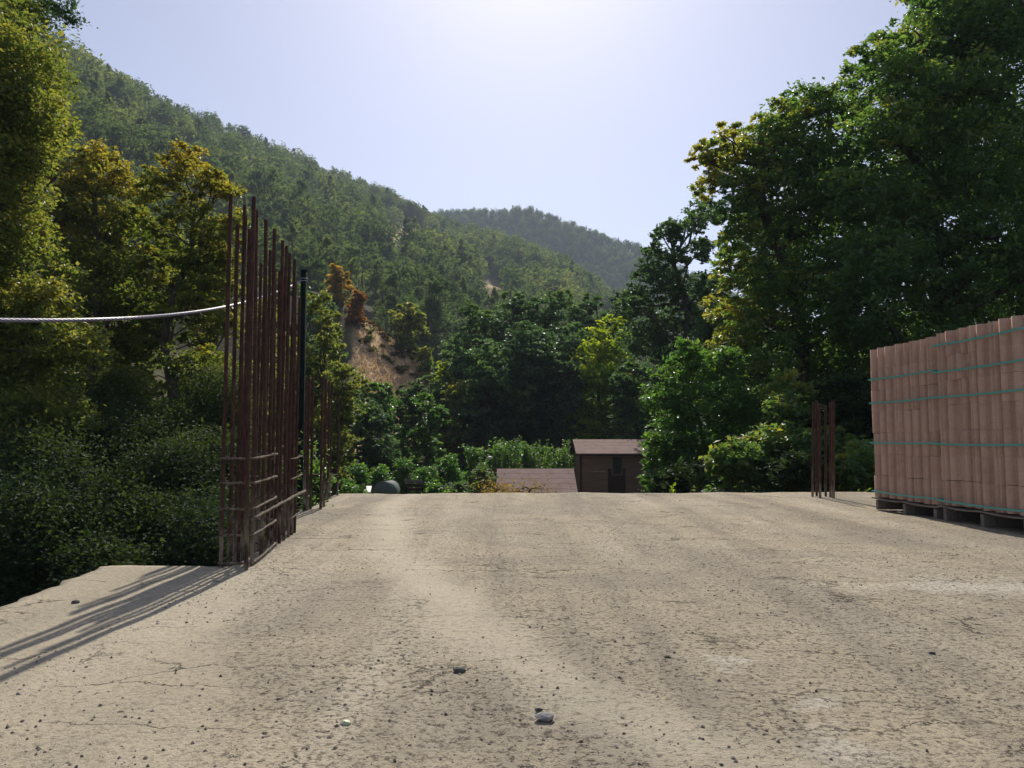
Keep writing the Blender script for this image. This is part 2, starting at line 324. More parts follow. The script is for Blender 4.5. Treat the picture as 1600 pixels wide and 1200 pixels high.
for (px, py, wx, wy) in ((572, 503, 15, 16), (588, 522, 22, 20), (610, 538, 24, 18), (630, 552, 22, 14), (648, 570, 14, 10), (592, 548, 16, 10), (640, 374, 22, 6), (612, 364, 14, 5), (768, 426, 20, 7), (800, 436, 22, 6), (768, 446, 14, 5), (180, 235, 8, 10)):
    hx, hy = hit(px, py); _, hy2 = hit(px, py-wy*.6, hy*.9); _, hy0 = hit(px, py+wy*.6, 40); PATCH.append((hx, hy, wx*hy/F, max(2.5, min(60, (hy2-hy0)*.55))))
print('PATCH', PATCH)
def hy_s(y): return np.interp(y, [50, 75, 150, 350], [.45, .6, 1.5, 3.0])
def dryness(x, y):
    a = 0*x
    nx = x + wob(x, y, 2.6, 1)*hy_s(y) ; ny = y + wob(y, x, 4.0, 2)*3*hy_s(y); x, y = nx, ny
    for (hx, hy, sx, sy) in PATCH: a = np.maximum(a, np.exp(-(((x-hx*(y/hy))/sx)**2 + ((y-hy)/sy)**2)**1.5))
    return np.clip(a*1.4, 0, 1)*np.where(y > 150, .72, 1.0)
NA, NR = 420, 230
th = np.linspace(-math.pi, math.pi, NA, endpoint=False); rr = np.concatenate([[0.0], np.geomspace(1.2, 1500, NR-1)])
# denser angles where the camera looks
th = np.sort(np.concatenate([np.linspace(-math.pi, -.85, 70, endpoint=False), np.linspace(-.85, .85, 340), np.linspace(.86, math.pi, 60, endpoint=False)])); NA = len(th)
TT, RR = np.meshgrid(th, rr); X = RR*np.sin(TT); Y = RR*np.cos(TT); Z = terrain(X, Y)
V = np.stack([X, Y, Z], -1).reshape(-1, 3)
i, j = np.meshgrid(np.arange(NR-1), np.arange(NA), indexing='ij'); j2 = (j+1) % NA
Fc = np.stack([i*NA+j, i*NA+j2, (i+1)*NA+j2, (i+1)*NA+j], -1).reshape(-1, 4)[:, ::-1]
me = np_mesh('ground', V, Fc, M['ground'], {'dry': ('POINT', dryness(V[:, 0], V[:, 1]))}, smooth=True)
g_ = link('ground', me); g_['kind'] = 'structure'
def tz(x, y): return float(terrain(np.array([x]), np.array([y]))[0])

# haze: one closed box of thin air round everything
hz = NT('haze_air'); pv = hz.n('ShaderNodeVolumePrincipled'); pv.inputs['Color'].default_value = (.72, .84, 1.0, 1); pv.inputs['Density'].default_value = 0.00036
pv.inputs['Anisotropy'].default_value = 0.1
hz.l(pv.outputs[0], hz.out.inputs['Volume'])
zmin, zmax = float(Z.min())-1.0, float(Z.max())+22
haze = MB().box((0, 0, (zmin+zmax)/2), (3020, 3020, zmax-zmin)).build('haze', hz.m); haze['kind'] = 'stuff'

# ------------------------------------------------------------------ foliage generators
def rdir(n):
    v = rng.normal(size=(n, 3)); return v/np.linalg.norm(v, axis=1, keepdims=True)
def leaves(C_, L, W, droop=.25, tint=None, updir=.5):
    """Folded two-triangle leaves centred at C_."""
    n = len(C_)
    a = rdir(n); a[:, 2] = a[:, 2]*.6 - droop; a /= np.linalg.norm(a, axis=1, keepdims=True)
    nn = rdir(n); nn[:, 2] = np.abs(nn[:, 2]) + updir; b = np.cross(a, nn); b /= (np.linalg.norm(b, axis=1, keepdims=True)+1e-9); nn = np.cross(b, a)
    s = rng.uniform(.6, 1.3, (n, 1)); l = L*s*.5; w = W*s*.5
    V = np.empty((n, 4, 3)); V[:, 0] = C_-a*l; V[:, 1] = C_+b*w+nn*w*.35; V[:, 2] = C_+a*l; V[:, 3] = C_-b*w+nn*w*.35
    base = np.arange(n)[:, None]*4
    Fc = np.concatenate([base+[0, 1, 2], base+[0, 2, 3]], 1).reshape(-1, 3)
    return V.reshape(-1, 3), Fc, np.repeat(tint, 2)
def puff(c, r, L, cover=3.0, squash=.85, tint0=.4, tspread=.25, sub=.24):
    cover *= 1.45; sub *= 1.15
    """Leaf positions of one bough: many small sprays near the shell of an irregular blob."""
    nl = int(cover*16*(r/L)**2); nc = max(6, int(nl/26)); c = np.array(c)
    d = rdir(nc); rad = r*(.35+.65*rng.random(nc)**.5)*(1+.22*np.sin(d[:, 0]*5+c[0]*3)*np.cos(d[:, 2]*4+c[1]*2)+.15*np.sin(d[:, 1]*9+c[2]))
    cc = c + d*rad[:, None]*np.array([1, 1, squash])
    ct = tint0 + rng.normal(0, tspread*.6, nc) + .12*(d[:, 2])
    k = rng.integers(0, nc, nl); s = sub*max(r, .5)*rng.uniform(.5, 1.2, nc)
    off = rng.normal(size=(nl, 3))*np.array([1, 1, .55])*s[k][:, None]*.62
    return cc[k] + off, np.clip(ct[k] + rng.normal(0, tspread*.5, nl), 0, 1), cc
def limb(mb, a, b, r0, r1, wig=.12, n=5, sides=6):
    a = Vector(a); b = Vector(b); L_ = (b-a).length; pts = []; rads = []
    o1 = Vector(rdir(1)[0])*L_*wig; o2 = Vector(rdir(1)[0])*L_*wig*.6
    for k in range(n+1):
        t_ = k/n; p_ = a.lerp(b, t_) + o1*math.sin(math.pi*t_) + o2*math.sin(2*math.pi*t_); p_.z += L_*.10*math.sin(math.pi*t_)
        pts.append(p_); rads.append(r0*(1-t_)+r1*t_)
    mb.tube(pts, rads, sides, cap=False); return pts
NLEAF = 0
def tree(name, label, cat, base, blobs, leaf, mat, L=.12, W=None, cover=3.0, trunk_r=.16, group=None, mats2=None, back=1.0, twigs=5, sub=.24, squash=.8, fork=.45, lean=None, tint=.4, bark='bark'):
    """blobs: list of (world centre, radius, tint or None). Trunk, limbs to every bough, leaves."""
    global NLEAF
    base = Vector(base); root = empty(name, base, label, cat, group)
    cs = [Vector(b[0]) for b in blobs]; mean = sum(cs, Vector())/len(cs); low = min(c.z for c in cs)
    fk = Vector((base.x*(1-.35)+mean.x*.35, base.y*(1-.35)+mean.y*.35, base.z + max(.6, (mean.z-base.z)*fork)))
    tb = MB(); limb(tb, base - Vector((0, 0, .3)), fk, trunk_r*1.25, trunk_r*.85, .05, 6, 9)
    top = Vector((mean.x, mean.y, mean.z + (mean.z-fk.z)*.3)); tp = limb(tb, fk, top, trunk_r*.8, trunk_r*.35, .07, 6, 8)
    bb = MB(); Cs = []; Ts = []
    for (c, r, tn) in blobs:
        c = Vector(c)
        cand = [p_ for p_ in tp if p_.z < c.z+.2] or [fk]
        a = min(cand, key=lambda p_: (p_-c).length + .5*abs((c.z-p_.z) - (p_-c).length*.55))
        rb = max(.012, trunk_r*.42*min(1, r/1.2)); pts = limb(bb, a, c, rb, rb*.35, .13, 5, 5)
        lp, lt, cc = puff(c, r, L, cover, squash, tint if tn is None else tn, .28, sub)
        for q in cc[:twigs]: limb(bb, pts[random.choice((3, 4, 5))], q, rb*.35, .004, .1, 3, 3)
        Cs.append(lp); Ts.append(lt)
    C_ = np.concatenate(Cs); T_ = np.concatenate(Ts); NLEAF += len(C_)
    Vv, Ff, Tt = leaves(C_, L, W or L*.55, tint=T_)
    bl = np.array(base)
    cr = np_mesh('crown', Vv-bl, Ff, mat, {'tint': ('FACE', Tt)}); link('crown', cr, root)
    for mbx, nm in ((tb, 'trunk'), (bb, 'branches')):
        if mbx.v:
            mbx.v = [(x_-base.x, y_-base.y, z_-base.z) for (x_, y_, z_) in mbx.v]
            mbx.build(nm, M[bark], root, True)
    return root
def pxblobs(lst, d, spread=1.0, behind=True):
    """(x, y, radius_px[, tint[, depth offset]]) of the photo at distance d -> boughs with real depth."""
    out = []
    for b in lst:
        x, y, r = b[:3]; tn = b[3] if len(b) > 3 else None; dd = b[4] if len(b) > 4 else random.uniform(-.5, .5)*spread
        c = P(x, y, d+dd); R_ = r*(d+dd)/F; out.append((c, R_, tn))
        if behind:
            k = (d+dd+R_*random.uniform(1.2, 1.9)); c2 = P(x+random.uniform(-.3, .3)*r, y+random.uniform(-.1, .4)*r, k); c2.x = c.x + (c2.x-c.x)*.5
            out.append((c2, R_*.85, tn))
    return out
def autoblobs(x, ytop, w, h, d, n=9, tint=.4, behind=True):
    gp = gbase(x, d); yg = 686 - (gp[2]-CAM_H)/d*F - w*.12                    # leaves reach down to the undergrowth
    if yg > ytop+h: n = int(n*(yg-ytop)/h); h = yg-ytop
    """A rounded crown seen around pixel x, from ytop down h pixels, w wide."""
    L_ = []
    for k in range(n):
        v = (k+.5)/n; half = math.sin(math.pi*min(1, .18+v*.75))**.7*w*.5; r = w*random.uniform(.22, .33)
        L_.append((x + random.uniform(-1, 1)*max(0, half-r*.6), ytop + r*.8 + v*(h-r), r, min(1, max(0, tint+random.uniform(-.15, .15))), random.uniform(-.4, .4)*w*d/F))
    L_.append((x+random.uniform(-.1, .1)*w, ytop+w*.16, w*.2, tint+.1, 0))
    return pxblobs(L_, d, behind=behind)
def gbase(x, d):
    X_ = (x-800)/F*d; return (X_, d, tz(X_, d)-.05)

# ------------------------------------------------------------------ the concrete slab
def Lmain(y): return float(np.interp(y, [3.0, 4.05, 4.3, 4.55, 5.2, 5.75, 6.6, 9.6], [-1.44, -1.44, -1.45, -1.47, -1.56, -1.65, -1.86, -2.12]))
def Lout(y): return float(np.interp(y, [-2.5, 2.9, 3.97], [-1.72, -1.97, -2.10]))
YB = 3.99
far = lambda x: 9.25 + .10*(x+2)/1.0*.9*.5
ys = list(np.concatenate([np.arange(-2.5, .6, .25), np.arange(.6, YB-.01, .05), [YB], np.arange(YB+.06, 9.2, .07), [9.25]]))
ncl, ncr = 14, 150
bm_v = []; idx = {}; fcs = []
def svert(k, y, j):
    key = (k, j)
    if key in idx: return idx[key]
    lm = Lmain(y)
    if j < ncl: x = Lout(y) + (lm-Lout(y))*j/ncl
    else: x = lm + (7.0-lm)*((j-ncl)/ncr)**1.15
    yy = y + (smooth(7.5, 9.25, y)*.035*(x+2.1))
    z_ = .010*wob(x, yy, .55) + .004*wob(x, yy, .13, 3) - .0
    if j == 0 or (y >= YB and j == ncl): x += random.uniform(-.011, .011) + .018*wob(yy*1.0, yy*2.1, .17); z_ -= random.uniform(.003, .010)
    if k == len(ys)-1 or (abs(y-YB) < 1e-6 and j < ncl): yy += random.uniform(-.010, .010)
    bm_v.append((x, float(yy), float(z_))); idx[key] = len(bm_v)-1; return idx[key]
for k in range(len(ys)-1):
    for j in range(ncl+ncr):
        if j < ncl and ys[k] >= YB-1e-6: continue
        fcs.append((svert(k, ys[k], j), svert(k, ys[k], j+1), svert(k+1, ys[k+1], j+1), svert(k+1, ys[k+1], j)))
from collections import Counter
ec = Counter()
for f in fcs:
    for a, b in zip(f, f[1:]+f[:1]): ec[(a, b)] += 1
bd = [(a, b) for (a, b) in ec if (b, a) not in ec]; low = {}
ntop = len(fcs)
for a, b in bd:
    for q in (a, b):
        if q not in low: low[q] = len(bm_v); bm_v.append((bm_v[q][0], bm_v[q][1], -.18))
    fcs.append((b, a, low[a], low[b]))
me = bpy.data.meshes.new('concrete_slab'); me.from_pydata(bm_v, [], fcs); me.materials.append(M['slab']); me.polygons.foreach_set('use_smooth', [i_ < ntop for i_ in range(len(fcs))]); me.update()
slab = link('concrete_slab', me); slab['kind'] = 'structure'
for nm, c, s in (('soffit', (2.5, 6.0, -.21), (8.0, 6.0, .05)), ('soffit', (2.6, .4, -.21), (8.2, 5.2, .05))): MB().box(c, s).build(nm, M['concrete'], slab)
for (x, y) in ((-1.3, -2), (2.5, -2), (6.5, -2), (-1.2, 3.0), (2.5, 3.2), (6.5, 3.2), (-1.1, 8.6), (2.5, 8.8), (6.5, 8.8)):
    MB().box((x, y, -1.75), (.3, .3, 3.0)).build('column', M['concrete'], slab)
MB().box((-1.66, 4.9, -.45), (.28, 1.75, .30), rz=.127).build('edge_beam', M['concrete'], slab)

# ------------------------------------------------------------------ reinforcement
def bar_mesh(h, r=.0095, ribs=True):
    n = 6; zs = []
    k = 0; z_ = -.06
    while z_ < h:
        zs.append((z_, 0)); zs.append((z_+.009, 1)); z_ += .018
    zs.append((h, 0)); mb = MB()
    mb.tube([(.0, 0, a) for a, _ in zs], [r*(1.0 if b == 0 else 1.13) for _, b in zs], n); return mb
def put_bar(root, x, y, z0, z1, r=.0105, lean=(0, 0), mat='rust_steel'):
    mb = bar_mesh(z1-z0, r); bow = random.uniform(-.006, .006)
    mb.v = [(vx + lean[0]*vz + bow*math.sin(vz*2.2), vy + lean[1]*vz + bow*math.cos(vz*1.7), vz) for vx, vy, vz in mb.v]
    return mb.build('bar', M[mat], root, True, loc=(x-root.location.x, y-root.location.y, z0-root.location.z))
def rel(root, pts): return [Vector(p_)-root.location for p_ in pts]

wall = empty('rebar_cage', (-1.42, 4.7, 0), 'tall rusty reinforcement cage of many upright bars at the left slab edge', 'rebar')
def ztop(x, y, d): return P(x, y, d).z
fl = G(345, 886); fr = G(391.5, 886); rb_ = G(464, 828)
fl = Vector((fl.x, fr.y, 0))
slope = (rb_.x-fr.x)/(rb_.y-fr.y)
def rowx(x0, y): return x0 + slope*(y-fr.y)
def d_at(px, x0):                                       # distance at which a row starting at x0 is seen at pixel column px
    k = (px-800)/F*1.0; return (x0 - slope*fr.y)/(k - slope)
right_row = [(391, 306), (399, 331), (412.6, 343), (423, 358), (434, 377), (441, 385), (448, 395), (454.6, 406), (459, 440), (464, 468)]
for px, py in right_row:
    d = min(d_at(px, fr.x)*1.0, 5.7); put_bar(wall, rowx(fr.x, d), d, -.02, ztop(px, py, d), .0108, (random.uniform(-.009, .009), random.uniform(-.01, .01)))
for px in (427, 437.5, 451, 460):                       # lapped second bars tied to the first ones
    d = min(d_at(px, fr.x)+.02, 5.7); put_bar(wall, rowx(fr.x, d)-.02, d, -.02, ztop(px, np.interp(px, [391, 464], [400, 470]) + random.uniform(-25, 15), d), .0115)
left_row = [(350.5, 304, 345), (372, 340, None), (378, 323, None), (384.5, 358, None), (403, 411, None), (417, 392, None), (428, 420, None), (438, 436, None), (366, 350, None), (409, 400, None), (446, 440, None)]
for n_, (px, py, pb) in enumerate(left_row):
    d = max(fr.y, min(d_at(px, fl.x)-.03, 5.7)); put_bar(wall, rowx(fl.x, d), d, -.30 if n_ else -.02, ztop(px, py, d), .0108, (0.0 if n_ != 1 else .012, 0))
def stirrup(root, p0, p1, w0, z_, r=.006, mat='caked', tilt=0.0, name='stirrup'):
    """Closed link round the two rows from distance p0 to p1."""
    a = Vector((rowx(fl.x, p0)-.012, p0-.012, z_)); b = Vector((rowx(fr.x, p0)+.012, p0-.012, z_)); c = Vector((rowx(fr.x, p1)+.012, p1+.012, z_+tilt)); d = Vector((rowx(fl.x, p1)-.012, p1+.012, z_+tilt))
    loop = []
    for q0, q1 in ((a, b), (b, c), (c, d), (d, a)):
        for k in range(8): 
            t_ = (k+.0)/8; w_ = q0.lerp(q1, .03+.94*t_); w_ += Vector((random.uniform(-.0015, .0015), random.uniform(-.0015, .0015), random.uniform(-.002, .002))); loop.append(w_)
    loop.append(loop[0]); mb = MB().tube(rel(root, loop), [r*random.uniform(.85, 1.25) for _ in loop], 6); return mb.build(name, M[mat], root, True)
for y_ in (716, 754.5, 795, 836, 880):
    z_ = P(360, y_, fr.y).z; stirrup(wall, fr.y, 4.62, 0, max(.014, z_), .0062, 'caked', random.uniform(-.006, .012))
for y_ in (716, 746, 775, 805):
    stirrup(wall, 5.2, 5.68, 0, max(.02, P(460, y_, 5.45).z), .005, 'caked', .01)
q0 = P(388, 811, fr.y-.03); q1 = P(472, 767, 5.8)
MB().tube(rel(wall, [q0.lerp(q1, k/14) + Vector((0.018+random.uniform(-.003, .003), 0, random.uniform(-.003, .003))) for k in range(15)]), [.0095*random.uniform(.8, 1.25) for _ in range(15)], 7).build('cross_bar', M['caked'], wall, True)
for k in range(34):                                     # tie wire twists at the crossings
    z_ = random.choice((.555, .43, .30, .16)); d = random.uniform(4.0, 4.6) if k % 2 else random.uniform(5.25, 5.65); x0 = fr.x if random.random() < .7 else fl.x
    c_ = Vector((rowx(x0, d)+.012, d, z_)); pts = [c_ + Vector((random.uniform(-.02, .03), random.uniform(-.02, .02), random.uniform(-.02, .02))) for _ in range(4)]
    MB().tube(rel(wall, pts), .0012, 4).build('tie_wire', M['rust_steel'], wall)

w2 = empty('rebar_cage', (-1.95, 8.0, 0), 'low rusty starter bars in a row at the far left slab corner', 'rebar')
for (px, by, ty) in ((477, 799, 588), (481, 798, 592), (486, 797, 587), (503, 797, 590), (507.5, 793, 592), (513, 784, 596), (529.5, 774, 617)):
    b = G(px-1.5 if px < 490 else px-2, by); tp_ = P(px, ty, b.y); put_bar(w2, b.x, b.y, -.03, tp_.z, .0135 if px < 520 else .0105)
b = G(515, 776); put_bar(w2, b.x, b.y, -.03, P(517, 600, b.y).z, .010)
a_ = P(486, 741, 7.1); b_ = P(528, 741.5, 8.95); MB().tube(rel(w2, [a_, b_]), .0055, 5).build('cross_bar', M['rust_steel'], w2)

w3 = empty('rebar_cage', G(1286, 777), 'six short rusty starter bars standing alone right of centre near the stacked blocks', 'rebar')
for (px, by, ty, dx) in ((1271, 776.8, 629, -1.5), (1276, 776, 627, 0), (1279.5, 778.5, 630, 2), (1290, 776.5, 634, 0), (1297.5, 778, 629, 0), (1302, 779.2, 627, 0)):
    b = G(px+dx, by); T_ = P(px, ty, b.y); put_bar(w3, b.x, b.y, -.03, T_.z, .0155 if px > 1300 else .0125, ((T_.x-b.x)/T_.z, 0))

# ------------------------------------------------------------------ cable and post
def yline(px): return 0
pt = P(475, 424, 7.6); post_root = empty('post', (pt.x, 7.6, tz(pt.x, 7.6)), 'slim dark green post beside the slab edge holding the cable end', 'post')
MB().tube([(0, 0, -.3), (0, 0, pt.z-post_root.location.z)], .031, 14).build('shaft', M['post'], post_root, True)
MB().tube([(0, 0, pt.z-post_root.location.z), (0, 0, pt.z-post_root.location.z+.012)], .033, 14).build('cap', M['post'], post_root)
mb = MB()
for zz_ in (.075, .10): mb.tube([(.037*math.cos(a_), .037*math.sin(a_), pt.z-post_root.location.z-zz_) for a_ in np.linspace(0, 2*math.pi, 15)], .0045, 5)
mb.build('clamp', M['cable'], post_root)
def plan(px):
    k = (px-800)/F; xs, ys_ = pt.x, 7.6; m = (-2.30+2.03)/(3.4-7.6)
    d = (xs - m*ys_)/(k*1.0 - m); return d
ctrl = [(475, 437), (420, 461), (350, 480), (270, 492), (200, 497), (100, 500), (0, 500.5)]
cpts = [P(px, py, plan(px)) for px, py in ctrl]
yy_ = np.array([c.y for c in cpts]); co = np.polyfit(yy_, [c.z for c in cpts], 3); cx = np.polyfit(yy_, [c.x for c in cpts], 1)
co2 = np.polyfit(yy_, [c.z for c in cpts], 2)
ypath = np.arange(7.6, -3.0, -.008); zp = np.where(ypath > 3.0, np.polyval(co, ypath), np.polyval(co, 3.0) + (ypath-3.0)*np.polyval(np.polyder(co), 3.0) + .022*(ypath-3.0)**2); xp = np.polyval(cx, ypath)
cab = empty('cable', (xp[0], 7.6, zp[0]), 'pale twisted cable sagging from the slim post to the left edge', 'cable')
for s_ in range(5):
    ph = 2*math.pi*s_/5 + (7.6-ypath)*2*math.pi/.19
    pts = [(xp[k]+0.0066*math.cos(ph[k]), ypath[k], zp[k]+.0066*math.sin(ph[k])) for k in range(len(ypath))]
    MB().tube(rel(cab, pts), .0044, 5).build('strand', M['cable'], cab, True)

# ------------------------------------------------------------------ pallets of blocks
def block_mesh(kind):
    prof = {0: [(-.060, .030), (-.0585, .006), (-.050, -.003), (-.038, -.0055), (-.026, -.003), (-.018, .004), (-.010, -.001), (.002, -.004), (.012, -.002), (.022, .007), (.034, .012), (.048, .013), (.060, .022)],
            1: [(-.060, .030), (-.059, .010), (-.052, .001), (-.042, -.002), (-.032, .002), (-.026, .010), (-.018, .003), (-.004, -.004), (.012, -.003), (.026, .003), (.032, .012), (.045, .016), (.060, .026)],
            2: [(-.060, .028), (-.059, .004), (-.050, -.006), (-.030, -.0075), (-.008, -.006), (.004, .002), (.010, .010), (.020, .006), (.032, .005), (.044, .010), (.050, .018), (.055, .020), (.060, .028)]}[kind]
    outline = prof + [(.060, .118), (-.060, .118)]; n = len(outline); H = .1953; e = .002
    V = []; 
    def ring(z_, s): 
        for (x_, y_) in outline: y_ = y_*3.3+.0245 if y_ < .035 else y_; V.append((x_*s*.965, .045+(y_-.045)*s, z_))
    ring(0, .988); ring(e, 1); ring(H-e, 1); ring(H, .988); Fc = []
    for k in range(3):
        for a_ in range(n): b_ = (a_+1) % n; Fc.append((k*n+a_, k*n+b_, (k+1)*n+b_, (k+1)*n+a_))
    Fc.append(tuple(range(n-1, -1, -1))); Fc.append(tuple(3*n+a_ for a_ in range(n)))
    mb = MB().add(V, Fc); me_ = mb.mesh('block', M['block'])
    for p_ in me_.polygons: p_.use_smooth = len(p_.vertices) == 4 and abs(p_.normal.z) < .3
    return me_
BM = [block_mesh(k) for k in range(3)]
def pallet_stack(corner, ang, ndepth, label, straps, zb, seed):
    """corner: far front bottom corner; local x runs along the visible face towards the camera, local y into the stack."""
    rs = random.Random(seed)
    root = empty('block_pallet', corner, label, 'block pallet', 'strapped pallets of concrete blocks', rz=ang)
    NX, NY, NZ, w = ndepth, 8, 7, .1245
    stag = {(a_, b_): rs.choice((0, 0, .003, .006)) for a_ in range(-1, 20) for b_ in range(-1, NZ)}
    juts = [rs.uniform(0, .004) for _ in range(NX)]; kindx = [rs.choice((0, 1, 2)) for _ in range(NX)]
    colz = [rs.choice((0, .002, .004, .007, .010)) for _ in range(NX)]
    for iz in range(NZ):
        for ix in range(NX):
            for iy in range(NY):
                edge = ix in (0, NX-1) or iy in (0, NY-1) or iz == NZ-1
                if not edge: continue
                o_ = bpy.data.objects.new('block', BM[(kindx[ix] + (1 if rs.random() < .08 else 0)) % 3]); col.objects.link(o_); o_.parent = root
                cx_, cy_ = (ix+.5)*w, (iy+.5)*w
                dz = colz[ix] + (stag[(ix//2, iz)] if 0 < iz < NZ-1 else 0)
                jut = juts[ix] + rs.uniform(0, .0042)
                if iy == 0: o_.location = (cx_, -.001-jut+.004, zb+iz*.1955+dz*.6); o_.rotation_euler = (0, 0, rs.uniform(-.008, .008))
                elif iy == NY-1: o_.location = (cx_, NY*w+jut-.004, zb+iz*.1955+dz*.6); o_.rotation_euler = (0, 0, math.pi)
                elif ix == 0: o_.location = (.0, cy_, zb+iz*.1955+dz*.6); o_.rotation_euler = (0, 0, -math.pi/2)
                elif ix == NX-1: o_.location = (NX*w, cy_, zb+iz*.1955+dz*.6); o_.rotation_euler = (0, 0, math.pi/2)
                else: o_.location = (cx_, iy*w, zb+iz*.1955+dz*.3)
    Lx, Ly = NX*w, NY*w
    for zs, tw in straps:
        pts = []; e = .0085
        g = .007
        for (ax, ay, bx, by) in ((-g, -e-.004, Lx+g, -e-.004), (Lx+g, -e-.004, Lx+g, Ly+e), (Lx+g, Ly+e, -g, Ly+e), (-g, Ly+e, -g, -e-.004)):
            for k in range(12): t_ = k/12; pts.append((ax+(bx-ax)*t_, ay+(by-ay)*t_, zs + .006*math.sin(t_*math.pi)*(-1) + rs.uniform(-.001, .001)))
        V = []; n = len(pts); hgt = .0068
        for (x_, y_, z_) in pts:
            for o2 in (0, .0025):
                sx = (x_-Lx/2)/(Lx/2); sy = (y_-Ly/2)/(Ly/2); ox = o2*(1 if sx > .98 else -1 if sx < -.98 else 0); oy = o2*(1 if sy > .98 else -1 if sy < -.98 else 0)
                V += [(x_+ox, y_+oy, z_-hgt), (x_+ox, y_+oy, z_+hgt)]
        Fc = []
        for k in range(n):
            a_ = k*4; b_ = ((k+1) % n)*4
            Fc += [(a_+2, b_+2, b_+3, a_+3), (a_, a_+1, b_+1, b_), (a_+1, a_+3, b_+3, b_+1), (a_, b_, b_+2, a_+2)]
        MB().add(V, Fc).build('strap', M['strap'], root)
    # pallet: thin warped deck boards on block feet
    for iy in range(7):
        mb = MB(); yy0 = -.012 + iy*(Ly+.02-.11)/6; n = 18; V = []; Fc = []
        for k in range(n+1):
            x_ = -.02 + (Lx+.04)*k/n; z_ = zb - .014 - .010*abs(math.sin(x_/Lx*2*math.pi))*(1 if iy < 2 else .3)
            V += [(x_, yy0, z_), (x_, yy0+.11, z_), (x_, yy0+.11, z_+.012), (x_, yy0, z_+.012)]
        for k in range(n):
            a_ = k*4; b_ = a_+4
            for c_ in range(4): d_ = (c_+1) % 4; Fc.append((a_+c_, b_+c_, b_+d_, a_+d_))
        Fc += [(0, 1, 2, 3), (n*4+3, n*4+2, n*4+1, n*4)]; mb.add(V, Fc).build('deck_board', M['wood'], root)
    for k in range(3):
        for iy in range(3):
            mb = MB(); mb.box((.055 + k*(Lx-.11)/2, .045+iy*(Ly-.09)/2, (zb-.026)/2+.001), (.040, .09, zb-.028)); mb.build('foot', M['wood'], root)
    for k in range(3): MB().box((.055 + k*(Lx-.11)/2, Ly*.5, (zb-.03)/2+.001), (.036, Ly-.20, zb-.032)).build('shade_bearer', M['wood'], root)  # bearers added to darken the gaps under the deck
    MB().box((Lx/2, Ly-.06, (zb-.034)/2+.001), (Lx-.22, .02, zb-.036)).build('shade_bearer', M['wood'], root)  # unseen back board added to stop light coming through below the deck
    return root
pc = G(1366, 795.5); pn = G(1478, 814.5)
ang = math.atan2(-1.0, .055)
fd = Vector((math.cos(ang), math.sin(ang), 0))
s1 = [(1.205, 0), (.985, 0), (.617, 0), (.170, 0)]; s2 = [(1.40, 0), (1.185, 0), (.985, 0), (.612, 0), (.165, 0)]
pallet_stack(pc, ang, 8, 'farther pallet of reddish ribbed blocks bound with four teal straps', s1, .115, 1)
pallet_stack(pc + fd*1.035 + Vector((-.012, 0, 0)), ang, 8, 'nearer taller pallet of reddish ribbed blocks bound with five teal straps at the right edge', s2, .128, 2)

# ------------------------------------------------------------------ stones and grit on the slab
def rock(name, px, py, wpx, hgt, mat, label, cat='stone', seed=0, elong=.7):
    rs = np.random.default_rng(seed); c = G(px, py); R_ = wpx*c.y/F/2
    import bmesh
    bm = bmesh.new(); bmesh.ops.create_icosphere(bm, subdivisions=3, radius=1)
    ks = rs.normal(size=(7, 3)); ks /= np.linalg.norm(ks, axis=1, keepdims=True); cut = rs.uniform(.55, .85, 7)
    for v in bm.verts:
        p_ = np.array(v.co)
        for k_, c_ in zip(ks, cut):
            d_ = p_@k_
            if d_ > c_: p_ = p_ - k_*(d_-c_)*.85
        p_ *= 1+.04*math.sin(p_[0]*9+seed)*math.cos(p_[1]*8)
        v.co = (p_[0]*R_, p_[1]*R_*elong, p_[2]*R_*hgt)
    me_ = bpy.data.meshes.new(name); bm.to_mesh(me_); bm.free(); me_.materials.append(mat)
    me_.polygons.foreach_set('use_smooth', [False]*len(me_.polygons))
    o_ = link(name, me_, None, (c.x, c.y, R_*hgt*.28), rs.uniform(-.5, .5)); return tag(o_, label, cat)
rock('stone', 717, 1050, 24, .5, M['dstone'], 'dark angular stone lying alone on the slab in the middle foreground', seed=3)
rock('stone', 850, 1122, 32, .38, M['gstone'], 'pale grey flat stone lying by a crack near the bottom middle', seed=5, elong=.75)
rock('stone', 842, 1110, 13, .5, M['dstone'], 'small black stone touching the back of the pale flat stone', seed=6)
rock('stone', 540, 1131, 19, .55, M['nstone'], 'smooth greenish white pebble on the slab left of the pale flat stone', seed=8)
rock('stone', 118, 942, 12, .6, M['dstone'], 'small brown stone on the left slab corner beside the bar shadows', seed=9)
rock('stone', 1044, 1028, 13, .5, M['grit'], 'small reddish brown stone on the slab right of the middle', seed=12)
rock('stone', 1456, 1022, 11, .6, M['dstone'], 'small dark stone on the right part of the slab', seed=14)
rock('stone', 30, 1086, 12, .6, M['gstone'], 'small grey stone near the lower left frame edge', seed=15)
